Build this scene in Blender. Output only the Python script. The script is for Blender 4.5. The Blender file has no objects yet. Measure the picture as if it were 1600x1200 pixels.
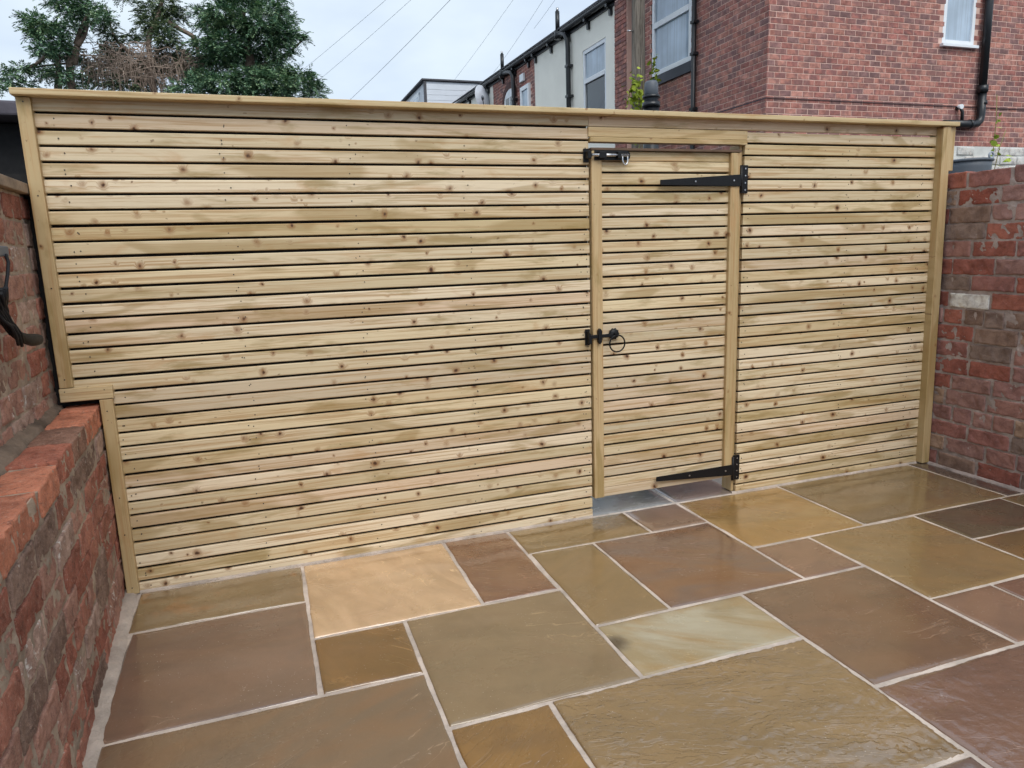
import bpy, bmesh, math, random
import numpy as np
from mathutils import Vector, Matrix, noise

rad = math.radians
scene = bpy.context.scene
COL = scene.collection

# ------------------------------------------------------------------ camera
cam_d = bpy.data.cameras.new("camera")
cam = bpy.data.objects.new("camera", cam_d)
COL.objects.link(cam)
cam_d.sensor_width = 36.0
cam_d.lens = 36.0 * 1111.52 / 1600.0
cam_d.clip_start = 0.02
cam_d.clip_end = 3000.0
R_ = Vector((0.94232734, -0.33315971, -0.03199685))
U_ = Vector((0.09162111, 0.16482882, 0.98205755))
F_ = Vector((0.321908, 0.92835126, -0.18584716))
m = Matrix((R_, U_, -F_)).transposed().to_4x4()
m.translation = Vector((-1.42237, -2.97075, 1.28436))
cam.matrix_world = m
scene.camera = cam

# ------------------------------------------------------------------ sky, sun, exposure
SUN_AZ, SUN_EL = 178.0, 50.0          # compass-like: 0 = +Y, clockwise towards +X
world = bpy.data.worlds.new("World")
scene.world = world
world.use_nodes = True
wn, wl = world.node_tree.nodes, world.node_tree.links
wn.clear()
w_out = wn.new("ShaderNodeOutputWorld")
w_bg = wn.new("ShaderNodeBackground")
w_bg.inputs["Strength"].default_value = 0.10
w_sky = wn.new("ShaderNodeTexSky")
w_sky.sky_type = 'NISHITA'
w_sky.sun_disc = False
w_sky.sun_elevation = rad(SUN_EL)
w_sky.sun_rotation = rad(SUN_AZ)
w_sky.air_density = 1.0
w_sky.dust_density = 2.0
w_tc = wn.new("ShaderNodeTexCoord")
w_map = wn.new("ShaderNodeMapping")
w_map.inputs["Scale"].default_value = (1.0, 1.0, 2.2)
w_noise = wn.new("ShaderNodeTexNoise")
w_noise.inputs["Scale"].default_value = 2.3
w_noise.inputs["Detail"].default_value = 5.0
w_noise.inputs["Roughness"].default_value = 0.55
w_ramp = wn.new("ShaderNodeValToRGB")
w_ramp.color_ramp.elements[0].position = 0.36
w_ramp.color_ramp.elements[0].color = (4.35, 5.2, 6.6, 1)
w_ramp.color_ramp.elements[1].position = 0.64
w_ramp.color_ramp.elements[1].color = (6.0, 6.8, 7.35, 1)
w_mix = wn.new("ShaderNodeMixRGB")
w_mix.inputs["Fac"].default_value = 0.90
wl.new(w_tc.outputs["Generated"], w_map.inputs["Vector"])
wl.new(w_map.outputs["Vector"], w_noise.inputs["Vector"])
wl.new(w_noise.outputs["Fac"], w_ramp.inputs["Fac"])
wl.new(w_sky.outputs["Color"], w_mix.inputs["Color1"])
wl.new(w_ramp.outputs["Color"], w_mix.inputs["Color2"])
wl.new(w_mix.outputs["Color"], w_bg.inputs["Color"])
wl.new(w_bg.outputs["Background"], w_out.inputs["Surface"])

sun_d = bpy.data.lights.new("sun", 'SUN')
sun_d.energy = 1.5
sun_d.angle = rad(40)
sun_d.color = (1.0, 0.97, 0.92)
sun = bpy.data.objects.new("sun", sun_d)
COL.objects.link(sun)
sdir = Vector((math.sin(rad(SUN_AZ)) * math.cos(rad(SUN_EL)), math.cos(rad(SUN_AZ)) * math.cos(rad(SUN_EL)), math.sin(rad(SUN_EL))))
sun.rotation_euler = (-sdir).to_track_quat('-Z', 'Y').to_euler()

scene.view_settings.view_transform = 'Standard'
scene.view_settings.look = 'None'
scene.view_settings.gamma = 1.0
scene.view_settings.use_curve_mapping = False
scene.view_settings.exposure = 0.56
scene.cycles.use_adaptive_sampling = True
scene.cycles.adaptive_threshold = 0.03
scene.cycles.max_bounces = 4
scene.cycles.diffuse_bounces = 2
scene.cycles.glossy_bounces = 2
scene.cycles.transmission_bounces = 2
scene.cycles.caustics_reflective = False
scene.cycles.caustics_refractive = False

# ================================================================== helpers
def lin(r, g, b):
    def f(c):
        c /= 255.0
        return c / 12.92 if c <= 0.04045 else ((c + 0.055) / 1.055) ** 2.4
    return (f(r), f(g), f(b), 1.0)

def tag(o, label, cat, group=None):
    o["label"] = label
    o["category"] = cat
    if group:
        o["group"] = group
    return o

def empty(name, loc=(0, 0, 0), rz=0.0, parent=None):
    o = bpy.data.objects.new(name, None)
    COL.objects.link(o)
    o.empty_display_size = 0.1
    o.location = loc
    o.rotation_euler = (0, 0, rz)
    if parent:
        o.parent = parent
    return o

def thing(name, label, cat, loc=(0, 0, 0), rz=0.0, group=None):
    return tag(empty(name, loc, rz), label, cat, group)

def link(name, mesh, mat=None, parent=None, loc=None, rot=None):
    o = bpy.data.objects.new(name, mesh)
    COL.objects.link(o)
    if mat is not None and not mesh.materials:
        mesh.materials.append(mat)
    if parent:
        o.parent = parent
    if loc is not None:
        o.location = loc
    if rot is not None:
        o.rotation_euler = rot
    return o

class MB:
    """collects geometry, then builds one mesh"""
    def __init__(s):
        s.v, s.f, s.sm = [], [], []
    def add(s, verts, faces, smooth=False):
        b = len(s.v)
        s.v += [tuple(v) for v in verts]
        s.f += [tuple(i + b for i in f) for f in faces]
        s.sm += [smooth] * len(faces)
        return s
    def box(s, x0, x1, y0, y1, z0, z1):
        v = [(x0, y0, z0), (x1, y0, z0), (x1, y1, z0), (x0, y1, z0), (x0, y0, z1), (x1, y0, z1), (x1, y1, z1), (x0, y1, z1)]
        return s.add(v, [(0, 3, 2, 1), (4, 5, 6, 7), (0, 1, 5, 4), (1, 2, 6, 5), (2, 3, 7, 6), (3, 0, 4, 7)])
    def tube(s, pts, rads, n=8, caps=True):
        pts = [Vector(p) for p in pts]
        if not hasattr(rads, '__len__'):
            rads = [rads] * len(pts)
        t0 = (pts[1] - pts[0]).normalized()
        ref = Vector((0, 0, 1)) if abs(t0.z) < 0.9 else Vector((1, 0, 0))
        u = t0.cross(ref).normalized()
        vs, fs = [], []
        for i, p in enumerate(pts):
            if i == 0: t = pts[1] - pts[0]
            elif i == len(pts) - 1: t = pts[-1] - pts[-2]
            else: t = pts[i + 1] - pts[i - 1]
            t.normalize()
            u = (u - t * u.dot(t)).normalized()
            w = t.cross(u)
            for k in range(n):
                a = 2 * math.pi * k / n
                vs.append(p + (u * math.cos(a) + w * math.sin(a)) * rads[i])
        for i in range(len(pts) - 1):
            for k in range(n):
                k2 = (k + 1) % n
                fs.append((i * n + k, i * n + k2, (i + 1) * n + k2, (i + 1) * n + k))
        b = len(s.v)
        s.add(vs, fs, True)
        if caps:
            s.f.append(tuple(b + k for k in reversed(range(n)))); s.sm.append(False)
            e = b + (len(pts) - 1) * n
            s.f.append(tuple(e + k for k in range(n))); s.sm.append(False)
        return s
    def prism(s, poly, y0, y1):
        """polygon in (x,z), extruded along y"""
        n = len(poly)
        v = [(x, y0, z) for x, z in poly] + [(x, y1, z) for x, z in poly]
        f = [tuple(range(n)), tuple(reversed(range(n, 2 * n)))]
        for i in range(n):
            j = (i + 1) % n
            f.append((i, n + i, n + j, j))
        return s.add(v, f)
    def torus(s, c, R, r, ax='y', n=32, k=8):
        vs, fs = [], []
        for i in range(n):
            a = 2 * math.pi * i / n
            for j in range(k):
                b = 2 * math.pi * j / k
                q = R + r * math.cos(b)
                p = (q * math.cos(a), r * math.sin(b), q * math.sin(a))
                if ax == 'x': p = (p[1], p[0], p[2])
                if ax == 'z': p = (p[0], p[2], p[1])
                vs.append((c[0] + p[0], c[1] + p[1], c[2] + p[2]))
        for i in range(n):
            for j in range(k):
                fs.append((i * k + j, i * k + (j + 1) % k, ((i + 1) % n) * k + (j + 1) % k, ((i + 1) % n) * k + j))
        return s.add(vs, fs, True)
    def mesh(s, name, bevel=0.0, seg=2):
        me = bpy.data.meshes.new(name)
        me.from_pydata(s.v, [], s.f)
        me.polygons.foreach_set("use_smooth", s.sm)
        bm = bmesh.new(); bm.from_mesh(me)
        bmesh.ops.recalc_face_normals(bm, faces=bm.faces)
        if bevel > 0:
            bmesh.ops.bevel(bm, geom=[e for e in bm.edges if len(e.link_faces) == 2 and e.calc_face_angle(0) > 0.6], offset=bevel, segments=seg, affect='EDGES', profile=0.5)
        bm.to_mesh(me); bm.free()
        me.update()
        return me
    def build(s, name, mat, parent=None, loc=None, bevel=0.0, seg=2, rot=None):
        return link(name, s.mesh(name, bevel, seg), mat, parent, loc, rot)

def box(name, mat, parent, x0, x1, y0, y1, z0, z1, bevel=0.0, seg=2):
    """box whose origin is its centre"""
    c = ((x0 + x1) / 2, (y0 + y1) / 2, (z0 + z1) / 2)
    hx, hy, hz = (x1 - x0) / 2, (y1 - y0) / 2, (z1 - z0) / 2
    return MB().box(-hx, hx, -hy, hy, -hz, hz).build(name, mat, parent, c, bevel, seg)

# ------------------------------------------------------------------ node helper
class NT:
    def __init__(s, name):
        s.m = bpy.data.materials.new(name)
        s.m.use_nodes = True
        s.n, s.l = s.m.node_tree.nodes, s.m.node_tree.links
        s.n.clear()
        s.out = s.n.new("ShaderNodeOutputMaterial")
        s.p = s.n.new("ShaderNodeBsdfPrincipled")
        s.l.new(s.p.outputs[0], s.out.inputs["Surface"])
    def set(s, inp, v):
        if hasattr(v, "is_linked") or isinstance(v, bpy.types.NodeSocket):
            s.l.new(v, inp)
        else:
            inp.default_value = v
    def math(s, op, a, b=0.0, c=None, clamp=False):
        n = s.n.new("ShaderNodeMath"); n.operation = op; n.use_clamp = clamp
        s.set(n.inputs[0], a); s.set(n.inputs[1], b)
        if c is not None: s.set(n.inputs[2], c)
        return n.outputs[0]
    def mix(s, fac, a, b, mode='MIX'):
        n = s.n.new("ShaderNodeMixRGB"); n.blend_type = mode
        s.set(n.inputs[0], fac); s.set(n.inputs[1], a); s.set(n.inputs[2], b)
        return n.outputs[0]
    def coord(s, which="Object"):
        return s.n.new("ShaderNodeTexCoord").outputs[which]
    def mapping(s, v, scale=(1, 1, 1), loc=(0, 0, 0), rot=(0, 0, 0)):
        n = s.n.new("ShaderNodeMapping")
        s.set(n.inputs["Vector"], v)
        n.inputs["Scale"].default_value = scale
        s.set(n.inputs["Location"], loc)
        n.inputs["Rotation"].default_value = rot
        return n.outputs[0]
    def vadd(s, a, b):
        n = s.n.new("ShaderNodeVectorMath"); n.operation = 'ADD'
        s.set(n.inputs[0], a); s.set(n.inputs[1], b)
        return n.outputs[0]
    def comb(s, x, y, z):
        n = s.n.new("ShaderNodeCombineXYZ")
        for i, q in enumerate((x, y, z)): s.set(n.inputs[i], q)
        return n.outputs[0]
    def noise(s, v, scale=5.0, detail=3.0, rough=0.5, dist=0.0, out="Fac"):
        n = s.n.new("ShaderNodeTexNoise")
        s.set(n.inputs["Vector"], v)
        n.inputs["Scale"].default_value = scale
        n.inputs["Detail"].default_value = detail
        n.inputs["Roughness"].default_value = rough
        n.inputs["Distortion"].default_value = dist
        return n.outputs[out]
    def voronoi(s, v, scale=5.0, feature='F1'):
        n = s.n.new("ShaderNodeTexVoronoi")
        n.feature = feature
        s.set(n.inputs["Vector"], v)
        n.inputs["Scale"].default_value = scale
        return n
    def ramp(s, fac, stops, interp='LINEAR'):
        n = s.n.new("ShaderNodeValToRGB")
        s.set(n.inputs[0], fac)
        cr = n.color_ramp; cr.interpolation = interp
        while len(cr.elements) < len(stops): cr.elements.new(0.5)
        for e, (p, c) in zip(cr.elements, stops):
            e.position = p
            e.color = c if hasattr(c, "__len__") else (c, c, c, 1)
        return n.outputs[0]
    def step(s, v, a, b):
        n = s.n.new("ShaderNodeMapRange"); n.interpolation_type = 'SMOOTHSTEP'
        s.set(n.inputs[0], v)
        s.set(n.inputs[1], a); s.set(n.inputs[2], b)
        return n.outputs[0]
    def info(s):
        return s.n.new("ShaderNodeObjectInfo").outputs
    def bump(s, h, strength=0.3, dist=0.01, normal=None):
        n = s.n.new("ShaderNodeBump")
        n.inputs["Strength"].default_value = strength
        n.inputs["Distance"].default_value = dist
        s.set(n.inputs["Height"], h)
        if normal is not None: s.l.new(normal, n.inputs["Normal"])
        return n.outputs[0]
    def done(s, color=None, rough=None, normal=None, spec=None, metal=None):
        p = s.p
        if color is not None: s.set(p.inputs["Base Color"], color)
        if rough is not None: s.set(p.inputs["Roughness"], rough)
        if normal is not None: s.l.new(normal, p.inputs["Normal"])
        if spec is not None: s.set(p.inputs["Specular IOR Level"], spec)
        if metal is not None: s.set(p.inputs["Metallic"], metal)
        return s.m

def plain(name, col, rough=0.6, var=0.12, scale=8.0, bump=0.0, metal=0.0, spec=0.5):
    t = NT(name)
    v = t.coord("Object")
    f = t.noise(v, scale, 4, 0.6)
    dark = tuple(c * (1 - var) for c in col[:3]) + (1,)
    lite = tuple(min(1, c * (1 + var)) for c in col[:3]) + (1,)
    c = t.ramp(f, [(0.3, dark), (0.7, lite)])
    r = t.math('MULTIPLY_ADD', t.noise(v, scale * 2.3, 2), 0.2, rough - 0.1)
    nrm = t.bump(t.noise(v, scale * 6, 4, 0.6), bump, 0.004) if bump > 0 else None
    return t.done(c, r, nrm, spec, metal)

# ------------------------------------------------------------------ materials
def wood_mat(name, axis='x', tones=None, knots=1.0, dark=1.0):
    t = NT(name)
    inf = t.info()
    rnd = inf["Random"]
    v = t.coord("Object")
    sep = t.n.new("ShaderNodeSeparateXYZ"); t.l.new(v, sep.inputs[0])
    al, ac = (sep.outputs[0], sep.outputs[2]) if axis == 'x' else (sep.outputs[2], sep.outputs[0])
    dp = sep.outputs[1]
    al = t.math('ADD', al, t.math('MULTIPLY', rnd, 71.3))
    acr = t.math('ADD', ac, t.math('MULTIPLY', rnd, 19.7))
    base_v = t.comb(al, dp, acr)
    # knots
    wob = t.noise(base_v, 40, 2, 0.5, out="Color")
    wobv = t.n.new("ShaderNodeVectorMath"); wobv.operation = 'MULTIPLY_ADD'
    t.l.new(wob, wobv.inputs[0]); wobv.inputs[1].default_value = (0.020, 0.0, 0.014)
    t.l.new(t.comb(al, 0.0, acr), wobv.inputs[2])
    vo = t.voronoi(wobv.outputs[0], 15.5)
    d = vo.outputs["Distance"]
    cs = t.n.new("ShaderNodeSeparateColor"); t.l.new(vo.outputs["Color"], cs.inputs[0])
    size = t.math('MULTIPLY', t.step(cs.outputs[0], 0.05, 1.0), 0.15 * knots)
    core = t.math('SUBTRACT', 1.0, t.step(d, t.math('MULTIPLY', size, 0.35), t.math('ADD', size, 0.012)), clamp=True)
    core = t.math('MULTIPLY', core, t.step(size, 0.008, 0.03))
    halo = t.math('SUBTRACT', 1.0, t.step(d, 0.0, t.math('MULTIPLY_ADD', size, 2.6, 0.02)), clamp=True)
    halo = t.math('MULTIPLY', halo, t.step(size, 0.008, 0.04))
    # grain, bent round the knots
    g_ac = t.math('ADD', t.math('MULTIPLY', acr, 95.0), t.math('MULTIPLY', halo, 3.0))
    gv = t.comb(t.math('MULTIPLY', al, 1.7), t.math('MULTIPLY', dp, 20.0), g_ac)
    g = t.noise(gv, 1.0, 5, 0.65, 0.6)
    fine = t.noise(t.comb(t.math('MULTIPLY', al, 9.0), dp, t.math('MULTIPLY', acr, 420.0)), 1.0, 2, 0.5)
    blot = t.noise(t.comb(t.math('MULTIPLY', al, 2.6), dp, t.math('MULTIPLY', acr, 14.0)), 1.0, 5, 0.6, 0.4)
    if tones is None:
        tones = [(213, 192, 157), (224, 206, 174), (201, 182, 146), (228, 210, 180), (216, 190, 160), (193, 178, 149), (221, 201, 163), (207, 185, 147), (197, 176, 134), (216, 198, 167)]
    stops = [(i / max(1, len(tones) - 1), lin(*[c * dark for c in q])) for i, q in enumerate(tones)]
    base = t.ramp(t.math('FRACT', t.math('MULTIPLY', rnd, 13.7)), stops)
    col = t.mix(t.math('MULTIPLY', t.step(g, 0.46, 0.66), 0.74), base, lin(172 * dark, 134 * dark, 88 * dark))
    col = t.mix(t.math('MULTIPLY', t.step(blot, 0.52, 0.68), 0.7), col, lin(150 * dark, 126 * dark, 76 * dark))
    blot2 = t.noise(t.comb(t.math('MULTIPLY', al, 3.4), t.math('ADD', dp, 4.0), t.math('MULTIPLY', acr, 11.0)), 1.0, 4, 0.6, 0.6)
    col = t.mix(t.math('MULTIPLY', t.step(blot2, 0.57, 0.72), 0.42), col, lin(186 * dark, 142 * dark, 94 * dark))
    # damp, darker runs: soft along the board, sharp where the sapwood ends
    damp = t.noise(t.comb(t.math('MULTIPLY', al, 1.15), t.math('ADD', dp, 9.0), t.math('MULTIPLY', acr, 5.0)), 1.0, 3, 0.5, 0.9)
    col = t.mix(t.math('MULTIPLY', t.step(damp, 0.57, 0.63), 0.5), col, lin(150 * dark, 122 * dark, 70 * dark))
    frag = t.math('MULTIPLY_ADD', t.noise(base_v, 55, 3, 0.6), 1.1, 0.35)
    col = t.mix(t.math('MULTIPLY', t.math('MULTIPLY', halo, frag), 0.95, clamp=True), col, lin(138, 90, 46))
    rings = t.math('MULTIPLY', t.step(t.math('SINE', t.math('MULTIPLY', d, 210.0)), 0.1, 0.9), t.math('MULTIPLY', halo, 0.35))
    col = t.mix(rings, col, lin(110, 70, 36))
    col = t.mix(t.math('MULTIPLY', core, 0.95), col, lin(66, 38, 20))
    specks = t.step(t.noise(t.comb(t.math('MULTIPLY', al, 34.0), dp, t.math('MULTIPLY', acr, 60.0)), 1.0, 2, 0.5), 0.70, 0.75)
    col = t.mix(t.math('MULTIPLY', specks, 0.6), col, lin(104, 72, 40))
    h = t.math('ADD', t.math('MULTIPLY', g, 0.7), t.math('MULTIPLY', fine, 0.4))
    nrm = t.bump(h, 0.22, 0.003)
    r = t.math('MULTIPLY_ADD', blot, -0.25, 0.66)
    return t.done(col, r, nrm, 0.4)

M_SLAT = wood_mat("treated_softwood_slat", 'x')
M_POST = wood_mat("treated_softwood_upright", 'z', tones=[(194, 168, 126), (184, 160, 118), (200, 175, 134)], knots=0.6)
M_RAIL = wood_mat("treated_softwood_rail", 'x', tones=[(196, 172, 130), (205, 184, 143), (190, 168, 124)], knots=0.6)
M_DARKWOOD = plain("dark_brown_gate_rail", lin(96, 74, 56), 0.7, 0.2, 20)  # dark brown timber of the gate's top rail
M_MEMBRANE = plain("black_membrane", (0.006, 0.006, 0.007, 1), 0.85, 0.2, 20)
M_NAIL = plain("nail_steel", (0.03, 0.025, 0.02, 1), 0.5, 0.3, 60)
M_IRON = plain("black_painted_iron", (0.005, 0.005, 0.006, 1), 0.45, 0.25, 30, 0.2, spec=0.3)
M_STEEL = plain("zinc_steel", (0.55, 0.55, 0.56, 1), 0.28, 0.15, 40, 0.0, 1.0)

def slab_mat(name, c1, c2, c3=None, seed=0.0, rough=0.24, riven=0.25, spot=None, stain=0.0, ang=0.0, rip=0.0):
    """riven sandstone: c1/c2 drift in broad bands, c3 = a third mineral colour"""
    t = NT(name)
    def calm(q):
        g_ = 0.3 * q[0] + 0.59 * q[1] + 0.11 * q[2]
        return tuple(max(0, min(255, (g_ + (x - g_) * 0.86) * k_)) for x, k_ in zip(q, (1.03, 1.0, 0.94)))
    c1, c2 = calm(c1), calm(c2)
    c3 = calm(c3) if c3 else None
    v0 = t.coord("Object")
    v = t.mapping(v0, (1, 1, 1), (seed * 3.1, seed * 5.7, seed))
    vr = t.mapping(t.mapping(v, (1, 1, 1), (0, 0, 0), (0, 0, ang)), (1.0, 2.6, 1))
    big = t.noise(vr, 2.2, 4, 0.55, 0.9)
    med = t.noise(v, 9, 5, 0.6, 0.4)
    fin = t.noise(v, 120, 3, 0.6)
    col = t.mix(t.step(big, 0.34, 0.66), lin(*c1), lin(*c2))
    if c3:
        col = t.mix(t.math('MULTIPLY', t.step(t.noise(vr, 2.4, 4, 0.6, 0.8), 0.42, 0.72), 0.8), col, lin(*c3))
    col = t.mix(t.math('MULTIPLY', t.step(med, 0.45, 0.75), 0.22), col, lin(*[q * 0.72 for q in c1]))
    col = t.mix(t.math('MULTIPLY', t.step(fin, 0.5, 0.8), 0.16), col, lin(*[min(255, q * 1.25) for q in c2]))
    # pale mortar smears and grit left by the grouting
    sm = t.math('MULTIPLY', t.step(t.noise(v, 6.0, 6, 0.72, 0.5), 0.60, 0.74), t.step(t.noise(v, 55, 4, 0.75), 0.54, 0.66))
    col = t.mix(t.math('MULTIPLY', sm, 0.45), col, lin(205, 192, 176))
    grit = t.step(t.voronoi(v, 75).outputs["Distance"], 0.11, 0.05)
    grit = t.math('MULTIPLY', grit, t.step(t.noise(v, 5, 2), 0.40, 0.6))
    col = t.mix(t.math('MULTIPLY', grit, 0.7), col, lin(214, 204, 190))
    if stain > 0:
        st = t.step(t.noise(t.mapping(v, (1, 1, 1), (7, 3, 0)), 7, 5, 0.6, 0.3), 0.53, 0.66)
        col = t.mix(t.math('MULTIPLY', st, stain), col, lin(156, 112, 70))
    if spot:
        vm = t.n.new("ShaderNodeVectorMath"); vm.operation = 'DISTANCE'
        t.l.new(v0, vm.inputs[0]); vm.inputs[1].default_value = (spot[0], spot[1], 0.0)
        dd = t.math('MULTIPLY_ADD', t.noise(v, 30, 3, 0.6), 0.02, vm.outputs["Value"])
        col = t.mix(t.math('MULTIPLY', t.step(dd, spot[2] * 1.6, spot[2] * 0.5), 0.85), col, lin(62, 48, 34))
    # relief: split layers with little steps + fine grain
    lay = t.noise(t.mapping(t.mapping(v, (1, 1, 1), (0, 0, 0), (0, 0, ang)), (1.0, 4.0, 1), (2, 9, 0)), 3.0, 4, 0.5, 0.6)
    steps = t.math('FRACT', t.math('MULTIPLY', lay, 7.0 + 8.0 * rip))
    ridge = t.step(steps, 0.0, 0.25)
    ridge = t.math('MULTIPLY', ridge, t.step(t.noise(v, 3.0, 2), 0.52 - 0.25 * rip, 0.66))
    h = t.math('ADD', t.math('MULTIPLY', ridge, 0.55 * (0.35 + rip)), t.math('ADD', t.math('MULTIPLY', med, 0.7), t.math('MULTIPLY', fin, 0.12)))
    # thin clefts where a layer has come away
    cl_ = t.math('ABSOLUTE', t.math('SUBTRACT', t.math('FRACT', t.math('MULTIPLY', lay, 3.0)), 0.5))
    cl_ = t.math('MULTIPLY', t.step(cl_, 0.022, 0.006), t.step(t.noise(v, 2.6, 3, 0.6), 0.56, 0.62))
    col = t.mix(t.math('MULTIPLY', cl_, 0.55), col, lin(*[min(255, q * 1.45) for q in c2]))
    h = t.math('ADD', h, t.math('MULTIPLY', cl_, -0.4))
    nrm = t.bump(h, riven, 0.012)
    rr = t.math('MULTIPLY_ADD', t.step(t.noise(v, 3.0, 5, 0.65, 0.4), 0.3, 0.75), 0.26, rough - 0.13)
    rr = t.math('ADD', rr, t.math('MULTIPLY', sm, 0.25))
    wet = t.step(t.noise(v, 2.1, 5, 0.6, 0.5), 0.25, 0.6)
    t.set(t.p.inputs["Coat Weight"], t.math('MULTIPLY_ADD', wet, 0.6, 0.4))
    t.p.inputs["Coat IOR"].default_value = 1.7
    t.set(t.p.inputs["Coat Roughness"], t.math('MULTIPLY_ADD', t.noise(v, 14, 3, 0.6), 0.16, 0.02))
    t.l.new(t.bump(h, riven * 0.7, 0.010), t.p.inputs["Coat Normal"])
    return t.done(col, rr, nrm, 0.5)

def mortar_mat(name, c, bump=0.6, scale=60, var=0.25):
    t = NT(name)
    v = t.coord("Object")
    a = t.noise(v, 7, 5, 0.65)
    b = t.noise(v, scale, 4, 0.7)
    col = t.mix(t.step(a, 0.3, 0.7), lin(*[q * (1 - var) for q in c]), lin(*c))
    col = t.mix(t.math('MULTIPLY', t.step(b, 0.55, 0.75), 0.4), col, lin(*[q * 0.6 for q in c]))
    return t.done(col, 0.9, t.bump(t.math('ADD', t.math('MULTIPLY', a, 1.2), b), bump, 0.008), 0.3)

M_GROUT = mortar_mat("pale_paving_grout", (214, 198, 184), 0.5, 70, 0.22)
M_EDGE = mortar_mat("pale_haunching_mortar", (206, 190, 176), 1.0, 90, 0.2)

def brick_mat(name, use_attr=False, paint=(214, 208, 200), bump=0.5, flash=0.0, weather=0.5, scale=1.0, edge=(170, 146, 130)):
    """brick; base colour = the object's own colour, alpha = how much old limewash is left"""
    t = NT(name)
    inf = t.info()
    if use_attr:
        at = t.n.new("ShaderNodeAttribute"); at.attribute_name = "brick_colour"
        base = at.outputs["Color"]; amt = 0.0
        v = t.coord("Object")
    else:
        base = inf["Color"]; amt = inf["Alpha"]
        v = t.vadd(t.coord("Object"), t.comb(t.math('MULTIPLY', inf["Random"], 53.0), t.math('MULTIPLY', inf["Random"], 17.0), t.math('MULTIPLY', inf["Random"], 31.0)))
    a = t.noise(v, 14 * scale, 5, 0.65, 0.3)
    b = t.noise(v, 70 * scale, 5, 0.7)
    c = t.noise(v, 34 * scale, 6, 0.75, 0.8)
    col = t.mix(t.math('MULTIPLY', t.step(a, 0.35, 0.7), 0.55), base, t.mix(1.0, base, lin(120, 96, 96), 'MULTIPLY'))
    col = t.mix(t.math('MULTIPLY', t.step(b, 0.5, 0.72), 0.5 * weather), col, lin(*edge))
    col = t.mix(t.math('MULTIPLY', t.step(c, 0.56, 0.68), 0.75 * weather), col, lin(60, 44, 42))
    if flash > 0:
        soot = t.noise(t.n.new("ShaderNodeNewGeometry").outputs["Position"], 0.9, 5, 0.65, 0.4)
        col = t.mix(t.math('MULTIPLY', t.step(soot, 0.45, 0.72), 0.35), col, t.mix(1.0, col, lin(170, 150, 152), 'MULTIPLY'))
        fl = t.step(t.noise(v, 6.5, 2, 0.5, 0.2), 0.45, 0.62)
        col = t.mix(t.math('MULTIPLY', fl, flash), col, lin(112, 86, 86))
    if weather > 0.3:
        sp_ = t.noise(v, 150 * scale, 4, 0.8)
        col = t.mix(t.math('MULTIPLY', t.step(sp_, 0.58, 0.66), 0.6 * weather), col, lin(*[min(255, q * 1.2) for q in edge]))
        col = t.mix(t.math('MULTIPLY', t.step(sp_, 0.44, 0.36), 0.6 * weather), col, lin(58, 46, 44))
    if not use_attr:
        pn = t.noise(v, 26, 6, 0.72, 0.6)
        p = t.step(pn, t.math('MULTIPLY_ADD', amt, -0.55, 0.80), t.math('MULTIPLY_ADD', amt, -0.55, 0.88))
        p = t.math('MULTIPLY', p, t.step(amt, 0.02, 0.1))
        col = t.mix(t.math('MULTIPLY', p, 0.9), col, lin(*paint))
    h = t.math('ADD', t.math('MULTIPLY', a, 0.8), t.math('ADD', t.math('MULTIPLY', c, 0.7), t.math('MULTIPLY', b, 0.4)))
    return t.done(col, 0.82, t.bump(h, bump, 0.01), 0.3)

M_BRICK_L = brick_mat("weathered_left_brick", bump=0.9, weather=0.8)
M_BRICK_R = brick_mat("weathered_right_brick", bump=0.6, weather=0.4, edge=(150, 132, 130))
M_BRICK_H = brick_mat("house_brick", bump=0.15, weather=0.12, flash=0.6)
M_BRICK_HS = brick_mat("house_brick_far", use_attr=True, bump=0.15, weather=0.12, flash=0.6)
M_MORT_L = mortar_mat("tan_lime_mortar", (182, 162, 142), 1.0, 45)
M_MORT_R = mortar_mat("purple_grey_mortar", (182, 166, 160), 0.9, 50)
M_MORT_H = plain("pink_house_mortar", lin(214, 180, 166), 0.9, 0.14, 2)

M_RENDER = plain("cream_render", lin(250, 247, 236), 0.85, 0.05, 1.5, 0.05)
M_WHITE = plain("white_upvc", lin(232, 236, 240), 0.35, 0.03, 5)
M_CLAD = plain("white_cladding", lin(214, 220, 228), 0.5, 0.04, 3)
M_BLACKPVC = plain("black_pipe_plastic", (0.012, 0.014, 0.017, 1), 0.35, 0.2, 6)
M_GREYPVC = plain("dull_grey_plastic", lin(88, 94, 102), 0.5, 0.1, 12)
M_SLATE = plain("roof_slate", lin(74, 74, 80), 0.7, 0.2, 3, 0.2)
M_ASPHALT = plain("alley_asphalt", (0.06, 0.06, 0.06, 1), 0.85, 0.3, 12, 0.4)
M_WHITEWASH = plain("whitewashed_brick", lin(212, 212, 208), 0.85, 0.12, 7, 0.5)
M_COPING = mortar_mat("stone_coping", (158, 138, 118), 0.6, 60)
M_SILL = plain("dark_painted_sill", lin(52, 56, 66), 0.55, 0.12, 6)

def glass_mat(name, c, rough=0.06):
    t = NT(name)
    v = t.coord("Object")
    col = t.mix(t.step(t.noise(v, 1.6, 3, 0.5), 0.35, 0.7), lin(*[q * 0.86 for q in c]), lin(*c))
    col = t.mix(t.math('MULTIPLY', t.step(t.noise(t.mapping(v, (26, 26, 0.7)), 1.0, 3, 0.6), 0.42, 0.62), 0.35), col, lin(*[q * 0.7 for q in c]))
    return t.done(col, rough, None, 0.8)
M_PANE = glass_mat("net_curtained_pane", (190, 208, 226))
M_PANE_D = glass_mat("dark_pane", (40, 52, 54), 0.03)

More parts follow.
